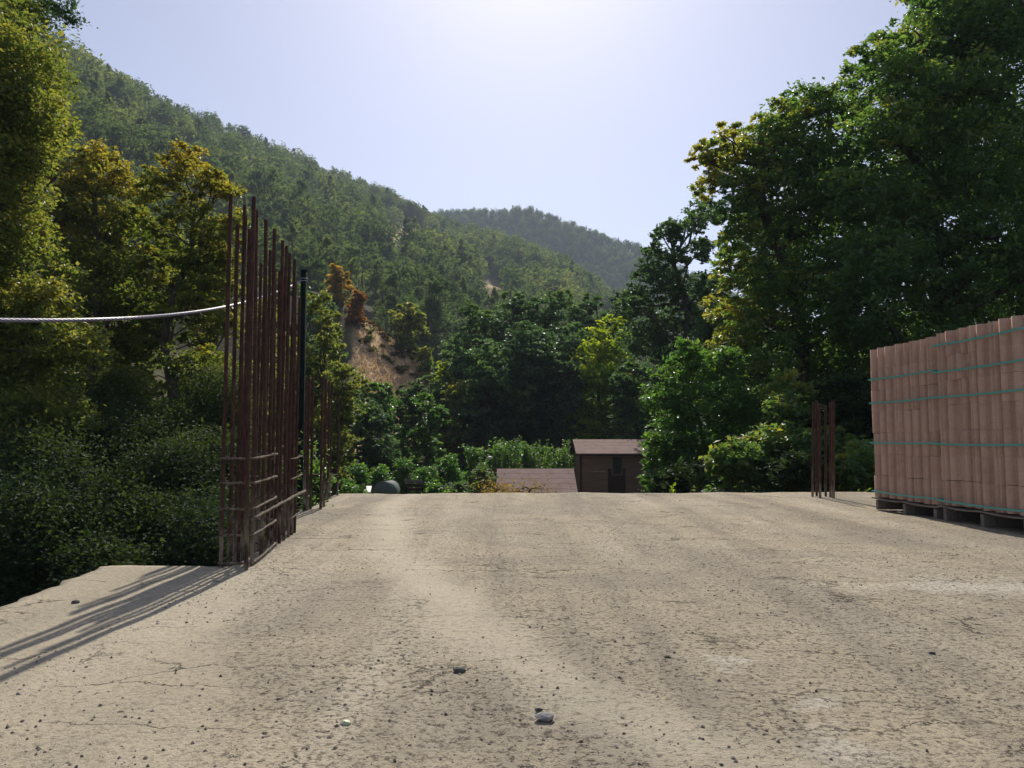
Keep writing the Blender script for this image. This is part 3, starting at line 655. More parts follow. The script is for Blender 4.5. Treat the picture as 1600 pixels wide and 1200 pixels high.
# grit
n = 24000
yy = rng.random(n)**1.5*8.4+.95; xx = rng.uniform(-1.0, 1.0, n)*np.minimum(yy*.75, 6.5)
keep = (xx > -1.35-.04*yy) & (xx < 3.0+.0*yy+np.where(yy < 4, 3, 0)) ; wz = wob(xx, yy, .45, 1)+wob(xx, yy, .21, 4)*.6; keep &= (wz > rng.uniform(-.9, 1.1, n)) | (np.abs(xx-np.interp(yy, [3, 4.05, 5.75, 9], [-1.4, -1.4, -1.6, -2.0])-.05) < .10)
xx, yy = xx[keep], yy[keep]; n = len(xx)
s = .0013 + .0050*rng.random(n)**3.6
octa = np.array([(1, 0, 0), (0, 1, 0), (-1, 0, 0), (0, -1, 0), (0, 0, 1), (0, 0, -.5)], float); of = np.array([(0, 1, 4), (1, 2, 4), (2, 3, 4), (3, 0, 4), (1, 0, 5), (2, 1, 5), (3, 2, 5), (0, 3, 5)])
Vg = octa[None]*(rng.uniform(.6, 1.3, (n, 6, 1)))*(s[:, None, None])*np.array([1, 1, .7]); a_ = rng.uniform(0, 6.28, n); ca, sa = np.cos(a_)[:, None], np.sin(a_)[:, None]
Vr = np.stack([Vg[..., 0]*ca-Vg[..., 1]*sa, Vg[..., 0]*sa+Vg[..., 1]*ca, Vg[..., 2]], -1)
zs_ = .010*wob(xx, yy, .55) + .004*wob(xx, yy, .13, 3)
Vr += np.stack([xx, yy, zs_+s*.25], -1)[:, None, :]
Fg = (of[None]+np.arange(n)[:, None, None]*6).reshape(-1, 3)
o_ = link('grit', np_mesh('grit', Vr.reshape(-1, 3), Fg, M['grit'], {'tint': ('FACE', np.repeat(rng.random(n)**1.3, 8))})); o_['kind'] = 'stuff'

# ------------------------------------------------------------------ sheds
def shed(label, xl, xr, d_ridge, d_eave, z_ridge, z_eave, zg, door=None, over=.22, back_run=2.0):
    root = empty('wooden_shed', ((xl+xr)/2, d_ridge, zg), label, 'shed'); O = root.location
    W_ = xr-xl; run = d_ridge-d_eave; rise = z_ridge-z_eave; th_ = .05
    def q(x, y, z_): return (x-O.x, y-O.y, z_-O.z)
    for sgn, nm in ((1, 'roof'), (-1, 'roof')):
        # felt strips laid in overlapping courses: each a part
        nst = 5
        rf = MB(); y0, y1 = d_ridge, d_ridge-sgn*run
        V = [q(xl, y0, z_ridge-.03), q(xr, y0, z_ridge-.03), q(xr, y1, z_eave-.03), q(xl, y1, z_eave-.03), q(xl, y0, z_ridge-.07), q(xr, y0, z_ridge-.07), q(xr, y1, z_eave-.07), q(xl, y1, z_eave-.07)]
        rf.add(V, [(0, 1, 2, 3), (7, 6, 5, 4), (0, 4, 5, 1), (1, 5, 6, 2), (2, 6, 7, 3), (3, 7, 4, 0)]); rp = rf.build(nm, M['trim'], root)
        for k in range(nst):
            a0, a1 = k/nst, (k+1)/nst+.015; m_ = MB(); lift = .004
            V = [q(xl-.01, y0-sgn*run*a0, z_ridge-rise*a0-.028), q(xr+.01, y0-sgn*run*a0, z_ridge-rise*a0-.028), q(xr+.01, y0-sgn*run*a1, z_ridge-rise*a1-.028+lift), q(xl-.01, y0-sgn*run*a1, z_ridge-rise*a1-.028+lift)]
            V += [(a, b, c-.012) for a, b, c in V]
            m_.add(V, [(0, 1, 2, 3), (7, 6, 5, 4), (0, 4, 5, 1), (1, 5, 6, 2), (2, 6, 7, 3), (3, 7, 4, 0)]); m_.build('felt_course', M['roof'], rp)
    MB().box(q((xl+xr)/2, d_eave-.012, z_eave-.055), (W_+.04, .022, .11)).build('fascia', M['trim'], root)
    # walls as horizontal boards
    wy0, wy1 = d_eave+over, d_ridge+run-over; wx0, wx1 = xl+.2, xr-.2
    ztopw = z_eave + rise*over/run - .09; bh = .14; nb = int((ztopw-zg)/bh)
    for k in range(nb):
        zc = zg + bh*(k+.5)
        segs = [(wx0, wx1)] if not door or zc-zg > 1.95 else [(wx0, door[0]), (door[1], wx1)]
        for (a0, a1) in segs: MB().box(q((a0+a1)/2, wy0, zc), (a1-a0, .03, bh-.010), rx=.06).build('board', M['board'], root)
        MB().box(q((wx0+wx1)/2, wy1, zc), (wx1-wx0, .03, bh-.010)).build('board', M['board'], root)
        for x_ in (wx0, wx1): MB().box(q(x_, (wy0+wy1)/2, zc), (.03, wy1-wy0, bh-.010)).build('board', M['board'], root)
    for x_ in (wx0, wx1):
        g2 = MB(); V = [q(x_-.015, wy0, ztopw-.06), q(x_-.015, wy1, ztopw-.06), q(x_-.015, d_ridge, z_ridge-.09), q(x_+.015, wy0, ztopw-.06), q(x_+.015, wy1, ztopw-.06), q(x_+.015, d_ridge, z_ridge-.09)]
        g2.add(V, [(0, 1, 2), (5, 4, 3), (0, 3, 4, 1), (1, 4, 5, 2), (2, 5, 3, 0)]).build('gable', M['board'], root)
        MB().box(q(x_, wy0-.02, (zg+ztopw)/2), (.09, .05, ztopw-zg)).build('corner_post', M['trim'], root)
    if door:
        dr = MB().box(q((door[0]+door[1])/2, wy0+.01, zg+.975), (door[1]-door[0]-.02, .04, 1.93)).build('door', M['trim'], root)
        pz0, pz1 = door[2]; cx_ = (door[0]+door[1])/2+.02
        MB().box(q(cx_, wy0-.016, (pz0+pz1)/2), (.38, .012, pz1-pz0)).build('pane', M['glass'], dr)
        for (bx, bw, bz, bh2) in ((cx_-.21, .04, (pz0+pz1)/2, pz1-pz0+.08), (cx_+.21, .04, (pz0+pz1)/2, pz1-pz0+.08), (cx_, .38, pz0-.02, .04), (cx_, .38, pz1+.02, .04)):
            MB().box(q(bx, wy0-.022, bz), (bw, .03, bh2)).build('frame', M['board'], dr)
    return root
a_ = P(895, 685.5, 34.5); b_ = P(1042, 687, 34.5); e_ = P(896, 708.5, 32.6)
dx0, dx1 = P(949, 720, 32.9).x, P(977, 720, 32.9).x
shed('dark wooden garden shed with brown felt roof and a door with a glass pane', a_.x, b_.x, 34.5, 32.6, a_.z, e_.z, -2.55, (dx0, dx1, (P(960, 741, 32.9).z, P(960, 714, 32.9).z)))
a_ = P(779, 731, 29.6); b_ = P(896, 731, 29.6); e_ = P(779, 770.5, 27.7)
shed('low shed with sloping brown felt roof, left of the taller shed', a_.x-.05, b_.x, 29.6, 27.7, a_.z, e_.z, -2.62)

# garden clutter behind the slab
tr = empty('barrel', P(598, 768, 24), 'round grey plastic barrel lying among the bushes', 'barrel')
MB().tube([(0, 0, 0), (.10, 1.0, 0)], .30, 24).build('body', M['tank'], tr, True)
for k in (0.03, .97): MB().tube([(.10*k, 1.0*k-.02, 0), (.10*k, 1.0*k+.02, 0)], .312, 24).build('rim', M['tank'], tr, True)
be = empty('garden_bench', (P(646, 752, 24).x, 24, -2.6), 'dark wooden bench with pale slat edges beside the grey barrel', 'bench'); bz = P(646, 751, 24).z+2.6
for k in range(3): MB().box((0, .12*k, bz-.02-.13*k), (.56, .03, .09)).build('back_slat', M['trim'] if k else M['wood'], be)
for k in range(3): MB().box((0, -.14*k-.05, bz-.50), (.56, .12, .03)).build('seat_slat', M['trim'], be)
for sx in (-.25, .25):
    for sy in (-.3, .25): MB().box((sx, sy, (bz-.5)/2 if sy < 0 else bz/2-.04), (.05, .05, bz-.52 if sy < 0 else bz-.10)).build('leg', M['trim'], be)
pl = tag(MB().box(P(573, 765, 23.5), (.26, .6, .04), rz=.1, rx=.25).build('plank', M['white']), 'short pale plank leaning left of the grey barrel', 'plank')
MBx = MB()
br = empty('brick_pile', P(568, 775, 23.7), 'small heap of dark red bricks under the pale plank', 'bricks')
for k in range(14): MB().box((random.uniform(-.28, .28), random.uniform(-.2, .2), -.12+random.uniform(0, .26)), (.22, .11, .07), rz=random.uniform(-1, 1)).build('brick', M['block'], br)
lp = empty('garden_lamp', (P(765, 716, 33).x, 33, tz(P(765, 716, 33).x, 33)), 'small garden lamp with pale round head among the shrubs', 'lamp'); zt = P(765, 716, 33).z-lp.location.z
MB().tube([(0, 0, 0), (0, 0, zt-.05)], .02, 8).build('pole', M['trim'], lp)
MB().tube([(0, 0, zt-.05), (0, 0, zt), (0, 0, zt+.06), (0, 0, zt+.10)], [.05, .11, .11, .04], 12).build('lamp_head', M['white'], lp)

# ------------------------------------------------------------------ near trees
# left: oak close to the slab
tree('oak_tree', 'big yellow green oak filling the left frame edge with branches across the sky corner', 'tree', gbase(-150, 12.5),
     pxblobs([(10, 90, 75, .55), (-50, 20, 80, .4), (30, 170, 65, .6), (-40, 160, 85, .5), (40, 240, 45, .6), (-20, 280, 80, .6), (5, 350, 62, .65), (-60, 380, 80), (45, 505, 62, .6), (100, 535, 48, .6), (-20, 480, 80, .6), (10, 570, 65, .55), (-50, 600, 80), (75, 640, 55, .55, .3), (115, 660, 40, .5), (20, 660, 60, .4), (60, 460, 38, .7), (128, 545, 28, .65), (-60, 700, 80, .3)], 12.5, 1.2),
     None, M['oak'], L=.085, W=.052, cover=2.3, trunk_r=.17, sub=.26)
tree('oak_tree', 'dark sparse branches of a taller tree hanging into the top left sky corner', 'tree', gbase(-420, 15),
     pxblobs([(20, 5, 38, .1), (60, 18, 28, .1), (95, 8, 22, .15), (-20, 30, 45, .1), (110, 30, 15, .1), (-60, -20, 60), (-150, 0, 90), (30, 40, 24, .1), (70, -25, 30)], 15, 1.0, behind=False),
     None, M['dark'], L=.085, cover=1.7, trunk_r=.2, twigs=8, sub=.3)
tree('oak_tree', 'golden green spreading oak, left of the two behind the cable', 'tree', gbase(150, 20),
     pxblobs([(150, 250, 32, .85), (120, 285, 38, .75), (180, 285, 34, .8), (100, 330, 42, .6), (160, 345, 48, .6), (210, 340, 30, .5), (75, 300, 30, .7), (120, 400, 50, .4), (180, 420, 45, .4), (70, 390, 40, .5), (140, 470, 50, .3), (90, 480, 50, .25), (205, 470, 40, .3), (190, 545, 45, .3), (60, 260, 24, .7)], 20, 2.2),
     None, M['oak_gold'], L=.12, W=.07, cover=2.2, trunk_r=.19, sub=.22, fork=.55)
tree('oak_tree', 'open oak with visible dark limbs and golden top just left of the tall bars', 'tree', gbase(250, 18),
     pxblobs([(290, 245, 30, .95), (320, 275, 28, .8), (255, 270, 32, .7), (225, 300, 30, .6), (345, 300, 24, .8), (355, 345, 26, .6), (300, 320, 28, .5), (240, 360, 30, .4), (285, 400, 30, .4), (330, 410, 30, .5), (220, 430, 28, .4), (300, 480, 38, .5), (345, 500, 34, .5), (355, 420, 22, .6), (265, 340, 22, .5), (320, 560, 34, .45), (230, 500, 28, .3), (280, 560, 30, .3), (318, 365, 34, .5), (350, 455, 34, .5), (270, 440, 32, .4), (235, 400, 30, .4), (350, 385, 28, .6), (305, 440, 34, .4), (345, 590, 34, .4), (250, 480, 30, .3)], 18, 2.0),
     None, M['oak_gold'], L=.11, W=.065, cover=1.5, trunk_r=.15, twigs=9, sub=.2, fork=.62)
# left understorey in shade
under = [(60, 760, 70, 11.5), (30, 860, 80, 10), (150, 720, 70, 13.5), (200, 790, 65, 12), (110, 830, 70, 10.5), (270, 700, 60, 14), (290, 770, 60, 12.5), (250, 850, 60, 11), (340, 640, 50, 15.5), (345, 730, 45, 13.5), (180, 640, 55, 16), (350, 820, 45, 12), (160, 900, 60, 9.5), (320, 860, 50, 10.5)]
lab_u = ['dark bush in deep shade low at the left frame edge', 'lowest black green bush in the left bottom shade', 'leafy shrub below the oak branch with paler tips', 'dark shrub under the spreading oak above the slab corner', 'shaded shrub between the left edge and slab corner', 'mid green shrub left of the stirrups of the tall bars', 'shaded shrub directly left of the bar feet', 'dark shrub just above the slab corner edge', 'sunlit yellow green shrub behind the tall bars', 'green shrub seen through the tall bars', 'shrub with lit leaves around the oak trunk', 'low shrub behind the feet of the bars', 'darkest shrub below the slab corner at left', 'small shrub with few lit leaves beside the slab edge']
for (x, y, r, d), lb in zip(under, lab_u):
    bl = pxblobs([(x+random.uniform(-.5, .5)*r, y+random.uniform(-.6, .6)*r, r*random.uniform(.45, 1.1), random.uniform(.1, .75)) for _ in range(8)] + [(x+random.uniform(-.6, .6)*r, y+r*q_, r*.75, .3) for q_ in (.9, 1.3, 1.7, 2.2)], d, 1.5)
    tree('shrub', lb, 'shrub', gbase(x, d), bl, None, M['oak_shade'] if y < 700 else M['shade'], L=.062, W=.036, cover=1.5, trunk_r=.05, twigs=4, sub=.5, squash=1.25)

# right: walnut and plane like trees
tree('broadleaf_tree', 'tall dark broadleaf tree filling the upper right corner, highest of all', 'tree', gbase(1500, 18.5),
     pxblobs([(1372, 95, 42, .3), (1400, 130, 70, .35), (1440, 60, 60, .4), (1520, 40, 85, .3), (1600, 20, 100, .3), (1380, 60, 20, .3), (1480, 160, 90, .35), (1580, 150, 100, .3), (1370, 200, 60, .5), (1430, 250, 85, .3), (1530, 270, 95, .3), (1630, 280, 100, .3), (1360, 300, 70, .3), (1450, 350, 85, .25), (1560, 370, 85, .25), (1640, 420, 90, .3), (1380, 410, 80, .2), (1480, 450, 75, .2), (1345, 480, 70, .2), (1570, 480, 70, .2), (1420, 530, 80, .2), (1500, 560, 80, .2), (1600, 560, 80, .2), (1560, -50, 90), (1470, -10, 60, .4)], 18.5, 2.6),
     None, M['walnut'], L=.15, W=.075, cover=1.75, trunk_r=.30, sub=.2)
tree('broadleaf_tree', 'broadleaf tree with yellowing outer branch jutting left against the sky', 'tree', gbase(1280, 20.5),
     pxblobs([(1105, 285, 24, .95), (1100, 240, 26, 1.0), (1140, 245, 45, .95), (1135, 215, 25, .9), (1190, 215, 45, .7), (1160, 290, 40, .6), (1230, 190, 40, .6), (1265, 170, 45, .3), (1310, 165, 45, .4), (1235, 250, 70, .4), (1300, 240, 70, .35), (1210, 320, 60, .4), (1280, 340, 75, .3), (1145, 330, 30, .3), (1170, 370, 45, .5), (1150, 420, 42, .8), (1145, 480, 40, .85), (1150, 540, 40, .75), (1200, 430, 60, .55), (1210, 510, 60, .5), (1270, 440, 75, .3), (1280, 540, 75, .3), (1190, 590, 55, .5), (1340, 560, 70, .2)], 20.5, 2.4),
     None, M['walnut'], L=.16, W=.08, cover=1.75, trunk_r=.26, sub=.2)
tree('broadleaf_tree', 'hazy blue green tree with see through crown left of the yellowing branch', 'tree', gbase(1085, 36),
     pxblobs([(1035, 365, 20), (1060, 355, 24), (1095, 340, 26, .5), (1115, 325, 24), (1025, 395, 24), (1060, 400, 22), (1100, 390, 26), (1010, 430, 26), (1040, 445, 34), (1095, 450, 30), (1000, 470, 28), (1050, 490, 40), (1110, 500, 42), (1010, 530, 40), (980, 480, 22), (1080, 560, 50)], 36, 4),
     None, M['dark'], L=.22, cover=1.7, trunk_r=.28, twigs=8, sub=.27, fork=.7)
tree('broadleaf_tree', 'bright yellow green young tree standing behind the garden shed', 'tree', gbase(950, 46),
     pxblobs([(942, 515, 19, .9), (925, 545, 26, .9), (950, 550, 28, .8), (905, 590, 31, .9), (935, 590, 33, .7), (965, 595, 39, .5), (975, 535, 26, .6), (965, 500, 16, .8), (893, 630, 26, .9), (915, 650, 39, .7), (950, 650, 44, .5), (990, 640, 46, .4), (905, 675, 23, .8), (930, 680, 33, .5)], 46, 2.5),
     None, M['lime'], L=.26, cover=2.0, trunk_r=.16, sub=.22)
tree('broadleaf_tree', 'fresh green glossy leaved tree overhanging the right end of the shed roof', 'tree', gbase(1110, 19),
     pxblobs([(1075, 545, 24, .6), (1050, 580, 32, .6), (1100, 570, 36, .7), (1140, 560, 30, .6), (1035, 620, 30, .5), (1080, 625, 45, .5), (1135, 625, 45, .5), (1050, 670, 38, .4), (1100, 690, 45, .3), (1150, 690, 42, .3), (1040, 705, 24, .6), (1070, 735, 40, .25), (1125, 750, 40, .2), (1025, 690, 18, .7), (1022, 720, 20, .4), (1018, 750, 22, .3), (1035, 760, 26, .2), (1170, 640, 35)], 19, 1.6),
     None, M['fresh'], L=.14, W=.075, cover=1.9, trunk_r=.10, sub=.24)
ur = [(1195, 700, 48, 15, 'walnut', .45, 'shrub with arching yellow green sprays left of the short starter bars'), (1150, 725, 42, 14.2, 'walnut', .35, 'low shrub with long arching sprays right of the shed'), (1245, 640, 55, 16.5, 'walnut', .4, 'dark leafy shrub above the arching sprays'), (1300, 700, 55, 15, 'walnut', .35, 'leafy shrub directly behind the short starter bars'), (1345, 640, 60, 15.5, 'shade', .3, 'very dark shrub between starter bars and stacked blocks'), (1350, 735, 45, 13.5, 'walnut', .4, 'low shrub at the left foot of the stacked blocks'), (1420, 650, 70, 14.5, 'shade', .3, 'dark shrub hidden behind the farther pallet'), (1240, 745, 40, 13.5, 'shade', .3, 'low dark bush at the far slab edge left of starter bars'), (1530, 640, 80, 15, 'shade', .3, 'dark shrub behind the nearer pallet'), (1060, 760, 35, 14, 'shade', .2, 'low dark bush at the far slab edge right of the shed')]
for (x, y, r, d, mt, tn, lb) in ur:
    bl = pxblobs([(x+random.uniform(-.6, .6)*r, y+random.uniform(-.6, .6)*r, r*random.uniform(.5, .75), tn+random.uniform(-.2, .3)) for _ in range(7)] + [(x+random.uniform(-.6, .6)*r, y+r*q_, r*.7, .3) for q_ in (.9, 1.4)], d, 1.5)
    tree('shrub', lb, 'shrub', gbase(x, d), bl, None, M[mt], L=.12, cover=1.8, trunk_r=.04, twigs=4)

# centre: valley trees
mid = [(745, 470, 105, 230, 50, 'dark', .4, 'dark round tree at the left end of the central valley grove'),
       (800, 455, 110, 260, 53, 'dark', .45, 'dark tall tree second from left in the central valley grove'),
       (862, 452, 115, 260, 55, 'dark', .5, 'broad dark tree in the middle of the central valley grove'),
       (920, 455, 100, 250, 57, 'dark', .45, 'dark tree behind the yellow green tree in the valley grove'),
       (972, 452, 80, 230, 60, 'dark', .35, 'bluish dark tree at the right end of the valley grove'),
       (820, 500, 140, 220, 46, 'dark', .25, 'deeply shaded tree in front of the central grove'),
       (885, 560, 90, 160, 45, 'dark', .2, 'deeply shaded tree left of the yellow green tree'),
       (500, 450, 75, 240, 30, 'oak', .5, 'tall leafy tree right behind the slim dark post'),
       (522, 500, 46, 200, 34, 'oak', .55, 'ivy green tree left of the bare bank'),
       (530, 560, 80, 200, 27, 'oak', .45, 'green tree with lit left side behind the low starter bars'),
       (600, 592, 80, 140, 40, 'fresh', .35, 'rounded green tree below the bare bank'),
       (648, 592, 50, 100, 43, 'dark', .6, 'dark green narrow tree right below the bank'),
       (668, 610, 62, 120, 36, 'fresh', .45, 'light green upright tree in the middle of the valley floor'),
       (580, 620, 90, 130, 34, 'dark', .4, 'dark shaded tree behind the garden bushes at left'),
       (725, 590, 70, 120, 44, 'oak', .45, 'olive green leaning tree beside the dark grove'),
       (700, 562, 46, 50, 50, 'lime', .85, 'small bright yellow tree at the foot of the bare bank'),
       (640, 470, 60, 60, 72, 'oak', .4, 'round olive bush tree right of the top of the bare bank'),
       (530, 412, 46, 60, 72, 'ochre', .6, 'ochre yellow tree above the bank on the hillside'),
       (556, 452, 34, 42, 69, 'rust', .6, 'small rust brown tree below the ochre tree'),
       (510, 470, 60, 80, 62, 'dark', .6, 'blue green tree left of the rust brown tree'),
       (410, 470, 90, 200, 34, 'oak', .5, 'yellow green tree seen between the tall bars'),
       (455, 520, 80, 200, 30, 'oak', .45, 'leafy tree behind the right end of the tall bars'),
       (380, 560, 90, 220, 24, 'oak', .5, 'lit tree behind the left half of the tall bars'),
       (30, 230, 150, 300, 30, 'oak_gold', .5, 'golden crown behind the big oak at the left edge'),
       (110, 560, 130, 200, 24, 'oak', .4, 'shaded tree below the golden spreading oak')]
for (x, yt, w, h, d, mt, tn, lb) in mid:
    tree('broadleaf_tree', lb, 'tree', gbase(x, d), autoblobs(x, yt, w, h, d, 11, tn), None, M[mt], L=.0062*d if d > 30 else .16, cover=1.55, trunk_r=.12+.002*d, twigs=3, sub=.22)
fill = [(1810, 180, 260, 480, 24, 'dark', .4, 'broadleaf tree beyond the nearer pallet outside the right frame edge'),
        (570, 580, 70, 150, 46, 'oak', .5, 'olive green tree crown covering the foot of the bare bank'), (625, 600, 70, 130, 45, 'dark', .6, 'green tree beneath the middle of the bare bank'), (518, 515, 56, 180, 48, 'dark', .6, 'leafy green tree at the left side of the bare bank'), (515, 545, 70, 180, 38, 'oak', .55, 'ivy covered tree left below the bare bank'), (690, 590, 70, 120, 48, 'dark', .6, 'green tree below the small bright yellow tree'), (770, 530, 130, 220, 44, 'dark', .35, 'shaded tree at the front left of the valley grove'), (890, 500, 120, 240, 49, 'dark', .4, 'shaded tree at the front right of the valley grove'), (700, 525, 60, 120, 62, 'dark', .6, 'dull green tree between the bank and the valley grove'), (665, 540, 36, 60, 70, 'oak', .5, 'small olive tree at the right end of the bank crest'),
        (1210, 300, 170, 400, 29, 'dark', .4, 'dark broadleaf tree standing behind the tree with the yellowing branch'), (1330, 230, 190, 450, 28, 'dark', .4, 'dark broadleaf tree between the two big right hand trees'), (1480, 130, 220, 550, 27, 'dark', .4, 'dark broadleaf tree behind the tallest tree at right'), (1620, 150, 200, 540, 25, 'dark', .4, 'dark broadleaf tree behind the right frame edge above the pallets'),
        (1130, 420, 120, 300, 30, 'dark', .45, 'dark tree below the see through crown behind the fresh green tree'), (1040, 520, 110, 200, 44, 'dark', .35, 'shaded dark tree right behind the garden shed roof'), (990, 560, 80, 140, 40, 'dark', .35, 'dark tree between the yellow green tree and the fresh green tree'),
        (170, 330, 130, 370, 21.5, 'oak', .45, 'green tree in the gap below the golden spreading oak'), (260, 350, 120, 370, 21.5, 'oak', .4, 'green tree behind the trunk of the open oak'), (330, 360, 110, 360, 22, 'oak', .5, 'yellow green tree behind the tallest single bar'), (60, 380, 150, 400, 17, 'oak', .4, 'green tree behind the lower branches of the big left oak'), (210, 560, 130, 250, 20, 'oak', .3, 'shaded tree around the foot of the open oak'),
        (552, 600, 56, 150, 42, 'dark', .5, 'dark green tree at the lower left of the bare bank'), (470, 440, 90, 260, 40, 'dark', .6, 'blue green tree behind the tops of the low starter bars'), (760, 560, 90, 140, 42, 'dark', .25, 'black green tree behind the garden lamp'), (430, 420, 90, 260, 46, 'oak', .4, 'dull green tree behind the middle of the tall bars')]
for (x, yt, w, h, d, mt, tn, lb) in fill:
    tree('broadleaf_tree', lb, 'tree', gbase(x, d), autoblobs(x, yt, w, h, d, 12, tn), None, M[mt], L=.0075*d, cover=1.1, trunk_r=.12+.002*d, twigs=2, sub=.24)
# garden shrubs behind the slab
gs = [(560, 722, 40, 50, 22, 'fresh', .5), (590, 728, 44, 40, 25, 'fresh', .45), (630, 716, 44, 50, 28, 'fresh', .4), (662, 728, 40, 45, 27, 'fresh', .5), (700, 708, 52, 65, 29, 'fresh', .5), (735, 695, 50, 85, 32, 'fresh', .45), (755, 725, 46, 60, 28, 'dark', .6), (780, 690, 46, 60, 35, 'fresh', .55), (815, 690, 46, 50, 37, 'fresh', .7), (850, 695, 46, 50, 38, 'fresh', .6), (882, 698, 36, 60, 37, 'fresh', .5), (710, 750, 50, 35, 22, 'dark', .5), (680, 752, 34, 30, 21, 'fresh', .5), (545, 755, 30, 30, 17, 'fresh', .4), (500, 720, 46, 60, 18, 'fresh', .6), (470, 700, 46, 90, 19, 'fresh', .6)]
gl = ['leafy garden bush right of the last starter bar', 'pale tipped bush above the grey barrel', 'dark leaved bush above the garden bench', 'bush with bright leaves right of the bench', 'broad garden bush with pale twig on top', 'tallest garden bush in the row by the lamp', 'dark bush left of the low shed roof', 'feathery bush with upright shoots behind the low shed', 'bright bush with upright shoots behind the middle of the low roof', 'rounded bright bush behind the right end of the low roof', 'narrow bush between the low roof and the taller shed', 'black green low bush at the slab edge left of the low roof', 'small low bush beside the bench at the slab edge', 'small low bush at the far left slab end', 'green bush seen between the low starter bars', 'bright bush seen right of the tall bars beside the post']
for (x, yt, w, h, d, mt, tn), lb in zip(gs, gl):
    r_ = tree('shrub', lb, 'shrub', gbase(x, d), autoblobs(x, yt, w, h, d, 7, tn), None, M[mt], L=.12, cover=1.7, trunk_r=.03, twigs=3)
# reeds / upright shoots
def shoots(name, label, x, y0, w, hpx, d, n, mat, L, cat='plant', tn=.5):
    root = empty(name, gbase(x, d), label, cat); O = root.location; mb = MB(); Cs = []
    for k in range(n):
        px = x+random.uniform(-.5, .5)*w; a = P(px, y0, d+random.uniform(-.5, .5)); b_ = P(px+random.uniform(-.12, .12)*hpx, y0-hpx*random.uniform(.55, 1), a.y+random.uniform(-.1, .1))
        a2 = Vector((a.x, a.y, O.z)); 
        pts = [a2, a.lerp(b_, .3), a.lerp(b_, .7)+Vector((.01, 0, 0)), b_]; mb.tube([p_-O for p_ in pts], [.008, .006, .004, .002], 4)
        L_ = (b_-a).length; m_ = max(6, int(L_/.035))
        for q in range(m_): Cs.append(a.lerp(b_, q/m_) + Vector((random.uniform(-1, 1), random.uniform(-1, 1), random.uniform(-.3, .6)))*L*.5)
    mb.build('stems', M['bark'], root)
    C_ = np.array([tuple(c) for c in Cs]); Vv, Ff, Tt = leaves(C_, L, L*.45, -.2, tint=np.clip(tn+rng.normal(0, .2, len(C_)), 0, 1)); link('leaves', np_mesh('leaves', Vv-np.array(O), Ff, mat, {'tint': ('FACE', Tt)}), root)
shoots('leafy_stems', 'upright feathery shoots rising above the garden bushes left of the shed', 785, 735, 60, 55, 34, 34, M['fresh'], .14, tn=.6)
shoots('leafy_stems', 'upright shoots above the bushes behind the low roof', 860, 735, 70, 50, 36, 36, M['fresh'], .14, tn=.7)
tree('yellowing_plant', 'sparse yellowing shrub rising over the slab edge in front of the low roof', 'plant', gbase(775, 11.5), pxblobs([(766, 757, 10), (778, 764, 12), (790, 766, 9), (772, 770, 14), (784, 776, 14), (760, 772, 8)], 11.5, .4, False), None, M['ochre'], L=.04, cover=.9, trunk_r=.006, twigs=5, sub=.45, fork=.9)
tree('yellowing_plant', 'thin brownish shrub with small leaves at the slab edge before the low roof', 'plant', gbase(822, 11.5), pxblobs([(803, 768, 8), (815, 764, 8), (828, 768, 10), (840, 763, 9), (846, 770, 8), (822, 775, 12)], 11.5, .4, False), None, M['ochre'], L=.034, cover=.75, trunk_r=.004, twigs=4, sub=.5, fork=.95)
tree('shrub', 'narrow green creeper in front of the slim post foot behind the tall bars', 'shrub', (P(472, 760, 7.35).x, 7.35, tz(P(472, 760, 7.35).x, 7.35)), pxblobs([(472, 690, 7, .7), (473, 715, 8, .8), (475, 742, 10, .7), (472, 770, 10, .6), (474, 795, 12, .5)], 7.35, .1, False), None, M['fresh'], L=.035, cover=1.3, trunk_r=.012, twigs=5, sub=.4)
shoots('green_sprout', 'three bright green sprouts standing above the slab edge right of the shed', 1058, 775, 44, 30, 11, 4, M['lime'], .075, tn=.7)
shoots('green_sprout', 'small low bright green sprout at the slab edge beside the starter bars', 1352, 778, 14, 20, 10.5, 4, M['lime'], .06, tn=.6)

# scrub on the bare bank
sb = []
for k in range(34):
    x = random.uniform(560, 660); y = 492 + (x-560)*.80 + random.uniform(2, 46); X_, d = hit(x, y)
    if d > 80: continue
    z_ = tz(X_, d); r_ = random.uniform(.3, .62)
    o_ = tree('scrub_bush', 'grey brown dry cushion bush on the bare bank below the ochre tree', 'bush', (X_, d, z_-.05), [((X_+random.uniform(-.3, .3)*r_, d+random.uniform(-.3, .3)*r_, z_+r_*.45), r_*.8, None) for _ in range(2)], None, M['scrub'] if k % 4 else M['oak'], L=.20, cover=1.2, trunk_r=.02, group='dry cushion bushes on the bare bank', twigs=1)
q = P(606, 530, 64); n = 9000; gx = q.x + rng.normal(0, 3.6, n); gy = q.y + rng.normal(0, 6, n); gz = terrain(gx, gy)
kp = dryness(gx, gy) > .35; C_ = np.stack([gx, gy, gz+.08], -1)[kp]; Vv, Ff, Tt = leaves(C_, .34, .06, -1.2, tint=rng.random(len(C_))); o_ = link('dry_grass', np_mesh('dry_grass', Vv, Ff, M['straw'], {'tint': ('FACE', Tt)})); o_['kind'] = 'stuff'

